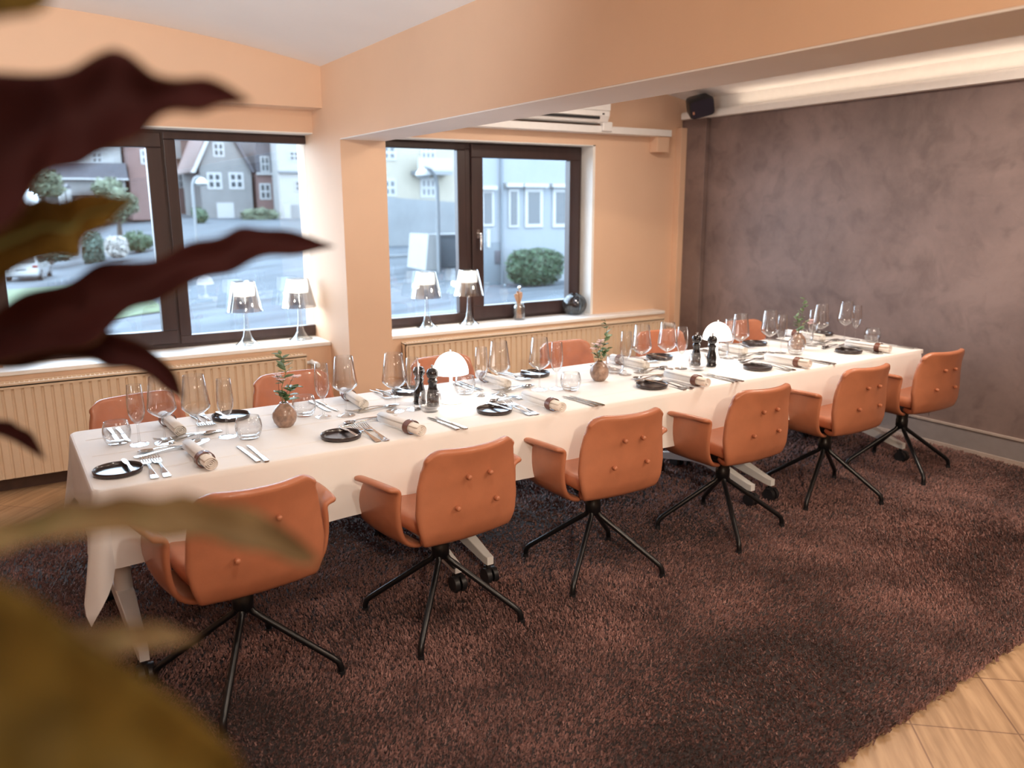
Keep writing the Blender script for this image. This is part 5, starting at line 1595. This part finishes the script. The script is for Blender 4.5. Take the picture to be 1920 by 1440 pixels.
def opening(t, kind, x0, x1, z0, z1, material=None, nx=2, nz=2, frame=0.16, proud=0.06, pane=None):
    Y, o = t_info[t.name]
    ax, bx, az, bz = x0 - o.x, x1 - o.x, z0 - o.z, z1 - o.z
    w, h = bx - ax, bz - az
    fr = MB()
    fr.box(ax, bx, -proud, 0.05, az, bz)
    f = obj(kind, fr, material or X['wwin'], t, smooth=False)
    if nx:
        p = MB()
        m = frame * min(w, h)
        cw = (w - m * (nx + 1)) / nx
        ch = (h - m * (nz + 1)) / nz
        for i in range(nx):
            for j in range(nz):
                xx = ax + m + i * (cw + m)
                zz = az + m + j * (ch + m)
                p.box(xx, xx + cw, -proud - 0.012, -proud + 0.005, zz, zz + ch)
        obj('pane', p, pane or X['glass'], f, smooth=False)
    return f


def slab(t, name, poly, y0, y1, material):
    Y, o = t_info[t.name]
    return obj(name, MB().prism_y([(x - o.x, z - o.z) for x, z in poly], y0, y1), material, t, smooth=False)


# ground: a yard below the window that climbs to the street of houses
def ground_z(x, y):
    t = max(0.0, min(1.0, (x - 3.0) / 13.0))
    left = -2.45 if y < 58 else -2.45 + (y - 58) * 0.047
    if x < 3:
        pass
    right = -1.45 + max(0.0, y - 28) * 0.028
    return left * (1 - t) + right * t


P = []
ys = [6.5, 9, 12, 16, 20, 24, 28, 32, 36, 40, 45, 50, 55, 58, 62, 66, 70, 78, 86, 94, 105, 125]
for i in range(41):
    x = -22 + i * 1.6 if i < 25 else -22 + 24 * 1.6 + (i - 24) * 3.2
    P.append([(x, y, ground_z(x, y)) for y in ys])
g = obj('street_ground', MB().grid(P), X['asphalt'], angle=180)
g['kind'] = 'structure'
g['label'] = 'pale wet asphalt yard and road outside the windows'
P = []
for i in range(16):
    x = -9 + i * 0.95
    P.append([(x, y, ground_z(x, y) + 0.05 + 0.35 * math.sin(PI * (y - 33) / 15) * min(1, (6 - x) / 3 if x < 6 else 0)) for y in (33, 35, 38, 41, 44, 46, 48)])
gv = obj('grass_verge', MB().grid(P), X['grass'], angle=180)
gv['kind'] = 'stuff'
gv['label'] = 'green grass verge below the parked car'
kb = MB()
for x0, y0, x1, y1 in ((9.5, 24, 15.5, 21.0), (14.2, 40, 19.5, 40.8)):
    n = 10
    pts = []
    for i in range(n + 1):
        q = i / n
        x, y = x0 + (x1 - x0) * q, y0 + (y1 - y0) * q
        z = ground_z(x, y)
        pts.append([(x, y - 0.1, z), (x, y - 0.1, z + 0.14), (x, y + 0.15, z + 0.14), (x, y + 0.15, z)])
    kb.grid(pts)
ko = obj('kerb', kb, X['wallgrey'], smooth=False)
ko['kind'] = 'structure'
ko['label'] = 'low stone kerbs along the yard'

# houses up the street and around the yard
h = facade('gable_house', 'grey gabled house straight across, with white door and windows', 'house', 93.0, [(19.13, -1.06), (24.52, -1.06), (24.52, 5.45), (21.86, 10.56), (21.16, 10.56), (19.13, 5.45)], X['stone'], 9)
opening(h, 'window', 20.68, 21.84, 6.75, 8.24)
opening(h, 'window', 19.82, 21.37, 3.37, 5.14)
opening(h, 'window', 22.09, 23.67, 3.39, 5.18)
opening(h, 'door', 20.62, 22.41, -0.21, 1.98, nx=0)
slab(h, 'bargeboard', [(18.29, 5.06), (18.63, 5.06), (21.36, 10.56), (21.05, 10.56)], -0.5, 0.3, X['wwin'])
slab(h, 'bargeboard', [(24.57, 5.21), (24.83, 5.21), (22.07, 10.56), (21.79, 10.56)], -0.5, 0.3, X['slate'])
slab(h, 'roof', [(18.34, 5.14), (18.6, 5.14), (21.39, 11.03), (24.64, 5.14), (24.88, 5.14), (21.55, 11.65), (21.31, 11.65)], 0.0, 9.0, X['redroof'])
h = facade('brick_house', 'red brick house beside the grey gabled one', 'house', 104.58, [(18.26, -1.42), (21.33, -1.42), (21.33, 9.54), (18.26, 9.54)], X['brick'], 8)
opening(h, 'window', 18.76, 19.59, 3.72, 5.38)
slab(h, 'roof', [(17.93, 9.37), (21.75, 9.37), (21.08, 12.19), (18.43, 12.19)], -0.4, 8, X['redroof'])
slab(h, 'bay_window', [(18.43, 7.04), (19.5, 7.04), (19.5, 9.04), (18.43, 9.04)], -0.8, 0.1, X['stone'])
h = facade('dark_house', 'narrow dark slated house between the grey and the white one', 'house', 92.8, [(25.0, -0.46), (28.0, -0.46), (28.0, 5.5), (25.0, 5.5)], X['brick'], 8)
opening(h, 'window', 25.25, 26.5, 2.3, 4.06)
slab(h, 'roof', [(25.0, 5.06), (28.0, 5.06), (28.0, 10.29), (25.4, 10.29), (25.0, 7.39)], -0.12, 8, X['slate'])
slab(h, 'gutter', [(25.0, 4.95), (27.9, 4.95), (27.9, 5.18), (25.0, 5.18)], -0.25, -0.12, X['wwin'])
opening(h, 'dormer', 25.5, 26.5, 5.24, 6.95, proud=0.2)
h = facade('white_house', 'white rendered house at the right of the row, beside the column', 'house', 89.9, [(26.63, -0.6), (33.33, -0.6), (33.33, 9.17), (26.63, 9.17)], X['white'], 2.5)
opening(h, 'window', 27.87, 28.98, 6.35, 7.4)
opening(h, 'window', 29.61, 30.69, 6.35, 7.4)
opening(h, 'window', 28.32, 29.26, 3.15, 4.29)
opening(h, 'door', 26.92, 27.62, -0.13, 1.73, nx=0)
opening(h, 'door', 27.82, 28.61, -0.21, 1.73, X['galv'], nx=0)
slab(h, 'ledge', [(26.51, 5.06), (33.33, 5.06), (33.33, 5.29), (26.51, 5.29)], -0.3, 0.05, X['bluedark'])
slab(h, 'roof', [(26.2, 9.01), (33.63, 9.01), (33.02, 12.27), (27.12, 12.27)], -0.4, 2.5, X['redroof'])
h = facade('hillside_house', 'pale house with a dark lean-to roof high at the left', 'house', 93.75, [(4.38, 1.96), (11.81, 1.96), (11.81, 10.34), (4.38, 10.34)], X['white'], 9)
opening(h, 'window', 9.03, 10.09, 5.86, 7.05)
opening(h, 'window', 6.38, 7.38, 5.86, 7.05)
slab(h, 'lean_to', [(4.25, 2.59), (11.62, 2.59), (11.62, 4.34), (4.25, 4.34)], -2.6, 0.0, X['stone'])
slab(h, 'roof', [(4.0, 4.28), (11.88, 4.28), (11.75, 5.78), (4.12, 5.78)], -3.0, 0.0, X['slate'])
slab(h, 'gutter', [(4.0, 4.16), (11.88, 4.16), (11.88, 4.31), (4.0, 4.31)], -3.2, -2.95, X['wwin'])
h = facade('red_gable_house', 'red brick house end rising behind the brown mullion', 'house', 91.5, [(12.08, 1.47), (15.37, 1.47), (15.37, 10.37), (12.08, 10.37)], X['brick'], 8)
opening(h, 'window', 13.3, 14.27, 5.74, 7.2)
h = facade('garden_wall', 'low stone garden wall before the grey gabled house', 'wall', 88.8, [(15.1, -1.9), (21.16, -1.9), (21.16, -0.2), (15.1, -0.2)], X['wallgrey'], 0.5)
h = facade('shed', 'white garden shed, the farther from the brown mullion', 'shed', 74.4, [(4.7, 0.87), (5.08, 0.87), (5.08, 3.08), (4.7, 3.08)], X['white'], 2, 'garden sheds')
slab(h, 'roof', [(4.66, 3.03), (5.12, 3.03), (4.9, 3.39)], -0.1, 2.1, X['slate'])
h = facade('shed', 'white garden shed, the nearer to the brown mullion', 'shed', 74.4, [(5.15, 0.87), (5.52, 0.87), (5.52, 3.08), (5.15, 3.08)], X['white'], 2, 'garden sheds')
slab(h, 'roof', [(5.1, 3.03), (5.57, 3.03), (5.34, 3.39)], -0.1, 2.1, X['slate'])
h = facade('apartment_house', 'pale yellow apartment house with a balcony above the street lamp', 'building', 62.4, [(24.7, -0.5), (35.75, -0.5), (35.75, 10.55), (24.7, 10.55)], X['yellow'], 10)
opening(h, 'window', 26.78, 28.05, 5.15, 6.39, nx=2)
opening(h, 'window', 30.17, 31.59, 5.09, 6.79, nx=3)
opening(h, 'window', 26.78, 27.96, 2.35, 3.73, nx=2)
opening(h, 'window', 30.09, 31.56, 2.24, 3.86, nx=3)
slab(h, 'balcony', [(29.29, 4.05), (32.4, 4.05), (32.4, 4.38), (29.29, 4.38)], -1.4, 0.05, X['galv'])
slab(h, 'railing', [(29.29, 4.38), (32.4, 4.38), (32.4, 5.38), (29.29, 5.38)], -1.4, -1.3, X['wwin'])
slab(h, 'roof', [(24.31, 10.3), (36.14, 10.3), (35.36, 12.51), (25.09, 12.51)], -0.5, 10, X['redroof'])
h = facade('retaining_wall', 'long pale grey retaining wall below the yellow apartment house', 'wall', 48.4, [(17.05, -1.05), (27.5, -0.55), (27.5, 1.73), (20.68, 2.17), (17.05, 2.2)], X['wallgrey'], 0.6)
h = facade('stair_wall', 'white low wall block by the street lamp mast', 'wall', 34.0, [(16.43, -1.2), (17.31, -1.2), (17.31, 0.33), (16.75, 0.36)], X['white'], 2.0)
h = facade('utility_cabinet', 'blue grey box behind the lamp mast, beside the brown mullion', 'cabinet', 35.0, [(17.8, -1.3), (19.4, -1.3), (19.4, 0.23), (17.8, 0.23)], X['bluedark'], 1.0)
slab(h, 'lid', [(17.75, 0.21), (19.45, 0.21), (19.45, 0.3), (17.75, 0.3)], -0.05, 1.05, X['galv'])
h = facade('blue_building', 'pale blue building with awning boxes over white windows', 'building', 28.0, [(15.7, -1.6), (23.0, -1.6), (23.0, 6.0), (15.7, 6.0)], X['blue'], 9, back=(20.9, 27.0))
opening(h, 'window', 16.08, 16.63, 0.84, 2.2, nx=1, nz=1, frame=0.17)
opening(h, 'window', 17.31, 17.78, 0.78, 2.25, nx=1, nz=1, frame=0.17)
opening(h, 'window', 18.07, 18.93, 0.76, 2.3, nx=1, nz=1, frame=0.17)
opening(h, 'window', 19.42, 20.3, 0.74, 2.3, nx=1, nz=1, frame=0.17)
slab(h, 'awning_box', [(16.02, 2.22), (16.66, 2.22), (16.66, 2.37), (16.02, 2.37)], -0.3, 0.02, X['wwin'])
slab(h, 'awning_box', [(17.1, 2.33), (17.84, 2.33), (17.84, 2.48), (17.1, 2.48)], -0.3, 0.02, X['wwin'])
slab(h, 'awning_box', [(17.9, 2.33), (19.06, 2.33), (19.06, 2.48), (17.9, 2.48)], -0.3, 0.02, X['wwin'])
slab(h, 'awning_box', [(19.25, 2.33), (20.4, 2.33), (20.4, 2.48), (19.25, 2.48)], -0.3, 0.02, X['wwin'])
slab(h, 'plinth', [(15.65, -1.7), (17.0, -1.7), (17.0, 0.22), (15.65, 0.22)], -0.06, 0.1, X['bluedark'])
slab(h, 'vent_grille', [(16.64, -0.62), (16.88, -0.62), (16.88, -0.12), (16.64, -0.12)], -0.09, -0.05, X['slate'])
dpb = MB()
Y_, o_ = t_info[h.name]
dpb.tube([(16.95 - o_.x, -0.12, -1.6 - o_.z), (16.95 - o_.x, -0.12, 6 - o_.z)], 0.06, 10)
obj('downpipe', dpb, X['bluedark'], h)
slab(h, 'mounted_post', [(16.28, 0.02), (16.42, 0.02), (16.42, 0.72), (16.28, 0.72)], -0.1, 0.0, X['wwin'])


def foliage(center, size, n, ls, seed, z_flat=False):
    r = random.Random(seed)
    mb = MB()
    cx, cy, cz = center
    for i in range(n):
        while True:
            u = [r.uniform(-1, 1) for _ in range(3)]
            d = abs(u[0]) ** 3 + abs(u[1]) ** 3 + abs(u[2]) ** 3 if z_flat else u[0] ** 2 + u[1] ** 2 + u[2] ** 2
            if 0.45 < d < 1.0:
                break
        p = Vector((cx + u[0] * size[0], cy + u[1] * size[1], cz + u[2] * size[2]))
        a = Vector((r.uniform(-1, 1), r.uniform(-1, 1), r.uniform(-1, 1))).normalized()
        b = a.orthogonal().normalized()
        l = ls * r.uniform(0.6, 1.4)
        mb.add([p - a * l, p + b * l * 0.5, p + a * l, p - b * l * 0.5], [(0, 1, 2, 3)])
    return mb


def bush(name, label, x0, x1, z0, z1, Y, depth, material, n, ls, seed, cat='bush', flat=True, trunk=False):
    a, b = Vector((x0, Y, z0)), Vector((x1, Y, z1))
    cx = (a.x + b.x) / 2
    t = thing(name, label, cat, (cx, a.y, a.z))
    w, hgt = (b.x - a.x) / 2, (b.z - a.z) / 2
    core = MB()
    lo = 0.0
    r = random.Random(seed + 50)
    if flat:
        clumps = [((0, depth, hgt), (w, depth, hgt))]
    else:
        clumps = [((0, depth, hgt * 0.95), (w * 0.75, depth * 0.9, hgt * 0.85))]
        for m in range(6):
            aa = 2 * PI * m / 6 + r.random()
            q = r.uniform(0.42, 0.6)
            clumps.append(((w * 0.55 * math.cos(aa), depth + depth * 0.5 * math.sin(aa), hgt * r.uniform(0.55, 1.5)), (w * q, depth * q, hgt * q * 0.9)))
    fm, cm = MB(), MB()
    for m, (c_, s_) in enumerate(clumps):
        f_ = foliage(c_, s_, n // len(clumps), ls, seed + m, flat)
        fm.add(f_.v, f_.f)
        c1 = MB().lathe([(0.0, -0.85), (0.6, -0.75), (0.85, -0.4), (0.85, 0.4), (0.6, 0.75), (0.0, 0.85)] if flat else [(0.0, -0.8), (0.5, -0.65), (0.78, -0.2), (0.78, 0.2), (0.5, 0.65), (0.0, 0.8)], 16)
        cm.add([(c_[0] + x * s_[0], c_[1] + y * s_[1], c_[2] + z * s_[2]) for x, y, z in c1.v], c1.f)
    obj('foliage', fm, material, t, smooth=False)
    obj('branches', cm, material, t, angle=180)
    if trunk:
        gz = ground_z(cx, a.y) - a.z
        tb = MB()
        tb.tube([(0, depth, min(gz, -0.4)), (0.1, depth, hgt * 0.8)], [0.22, 0.12], 8)
        obj('trunk', tb, X['trunk'], t)
    return t


bush('hedge', 'clipped green hedge in front of the pale blue building', 16.42, 18.9, -1.4, 0.01, 26.0, 0.55, X['hedge'], 2600, 0.085, 1, 'hedge')
bush('hedge', 'tall bluish clipped hedge near the white car', 4.76, 6.04, -2.3, 0.07, 60.0, 0.9, X['hedge2'], 1200, 0.16, 2, 'hedge')
bush('flowering_bush', 'white flowering bush beside the bluish hedge', 5.9, 7.2, -1.6, -0.25, 57.6, 0.9, X['blossom'], 900, 0.13, 3)
bush('bush', 'green bush below the brown mullion', 7.3, 9.5, -1.75, 0.15, 61.5, 1.1, X['hedge'], 900, 0.18, 4, flat=False)
bush('tree', 'grey green tree in front of the hillside house', 1.6, 4.2, 2.0, 4.6, 62.0, 1.2, X['tree'], 1200, 0.2, 5, 'tree', False, True)
bush('tree', 'loose pale tree between the hillside house and the mullion', 6.2, 9.0, 0.2, 3.7, 64.0, 1.4, X['tree'], 1100, 0.2, 6, 'tree', False, True)
bush('bush', 'low green bushes at the foot of the grey gabled house', 21.9, 25.8, -0.67, 1.58, 87.0, 0.8, X['tree'], 800, 0.16, 7, flat=False)
bush('bush', 'green shrub beside the curved street lamp mast', 15.82, 17.36, -0.66, 1.86, 81.2, 0.8, X['hedge'], 600, 0.16, 8, flat=False)
bush('bush', 'dark round shrub behind the white car', 2.3, 4.4, -1.9, -0.9, 60.0, 0.8, X['hedge2'], 700, 0.15, 9, flat=False)


def street_lamp(label, x, Y, z0, z1, reach, s):
    t = thing('street_lamp', label, 'street lamp', (x, Y, z0))
    H = z1 - z0
    obj('mast', MB().tube([(0, 0, -1.0), (0, 0, H - 0.7 * s), (-0.05 * s, 0, H - 0.35 * s), (-0.25 * s, 0, H - 0.08 * s), (-0.5 * s, 0, H), (reach, 0, H - 0.12 * s)], [0.07 * s] * 6, 10), X['galv'], t)
    hd = MB().lathe([(0.0, 0.26 * s), (0.14 * s, 0.22 * s), (0.24 * s, 0.10 * s), (0.27 * s, 0.0), (0.2 * s, -0.08 * s), (0.0, -0.12 * s)], 20, reach, 0, H - 0.28 * s)
    obj('lamp_head', hd, X['lampwhite'], t)
    return t


street_lamp('arched white street lamp in front of the yellow apartment house', 16.74, 33, -1.3, 3.25, -0.68, 1.2)
l2 = street_lamp('arched street lamp in front of the grey gabled house', 8.85, 45, -1.6, 3.1, 0.45, 1.2)
l2.children[0].data.name = 'mast'
for c in l2.children:
    if c.name.startswith('mast'):
        bm = MB().tube([(0, 0, -1.0), (0, 0, 4.0), (0.03, 0, 4.35), (0.14, 0, 4.62), (0.30, 0, 4.70), (0.45, 0, 4.58)], 0.075, 10)
        old = c.data
        me = bpy.data.meshes.new('mast')
        me.from_pydata(bm.v, [], bm.f)
        me.materials.append(X['galv'])
        c.data = me

# parked car, seen from behind
cx, cy, cz = 1.45, 55.0, ground_z(1.5, 55) + 0.02
car = thing('car', 'white hatchback parked on the road, seen from behind', 'car', (cx, cy, cz), R(-13))
sec = []
prof = [(-2.0, 0.30, 0.62, 0.83), (-1.98, 0.28, 0.95, 0.86), (-1.70, 0.25, 1.02, 0.88), (0.6, 0.22, 0.98, 0.89), (1.2, 0.22, 0.90, 0.88), (1.85, 0.28, 0.72, 0.82), (1.98, 0.35, 0.6, 0.74)]
for y, zb, zt, w in prof:
    sec.append([(-w * 0.92, y, zb), (-w, y, zb + 0.18), (-w, y, zt - 0.14), (-w * 0.93, y, zt), (w * 0.93, y, zt), (w, y, zt - 0.14), (w, y, zb + 0.18), (w * 0.92, y, zb), (-w * 0.92, y, zb)])
bd = MB().grid(sec)
bd.add(sec[0][:-1], [tuple(range(8))])
bd.add(sec[-1][:-1], [tuple(range(8))[::-1]])
obj('body', bd, X['carpaint'], car, angle=35)
sec = []
for y, zt, w in ((-1.82, 1.0, 0.82), (-1.45, 1.40, 0.66), (-0.9, 1.46, 0.64), (0.1, 1.42, 0.64), (0.85, 1.0, 0.80)):
    sec.append([(-0.84 if zt > 1.05 else -w, y, 0.97), (-w, y, zt), (w, y, zt), (0.84 if zt > 1.05 else w, y, 0.97)])
obj('roof', MB().grid(sec), X['carpaint'], car, angle=35)
obj('rear_window', MB().add([(-0.72, -1.80, 1.05), (0.72, -1.80, 1.05), (0.60, -1.50, 1.37), (-0.60, -1.50, 1.37)], [(0, 1, 2, 3)]), X['carglass'], car, smooth=False, solid=0.02, offset=0)
for s in (-1, 1):
    obj('side_window', MB().add([(s * 0.845, -1.35, 1.03), (s * 0.845, 0.55, 1.03), (s * 0.70, 0.15, 1.36), (s * 0.70, -1.1, 1.38)], [(0, 1, 2, 3)]), X['carglass'], car, smooth=False, solid=0.02, offset=0)
    obj('tail_lamp', MB().box(min(s * 0.58, s * 0.84), max(s * 0.58, s * 0.84), -2.02, -1.9, 0.74, 0.90), X['taillight'], car, smooth=False, bevel=0.02)
    for y in (-1.25, 1.25):
        wv = MB().tube([(s * 0.70, y, 0.31), (s * 0.90, y, 0.31)], 0.31, 20)
        wo = obj('wheel', wv, X['tyre'], car)
        obj('hubcap', MB().tube([(s * 0.895, y, 0.31), (s * 0.91, y, 0.31)], 0.19, 16), X['galv'], wo)
obj('bumper', MB().box(-0.84, 0.84, -2.06, -1.9, 0.32, 0.56), X['carpaint'], car, smooth=False, bevel=0.04)
obj('number_plate_recess', MB().box(-0.26, 0.26, -2.015, -1.97, 0.62, 0.72), X['galv'], car, smooth=False)
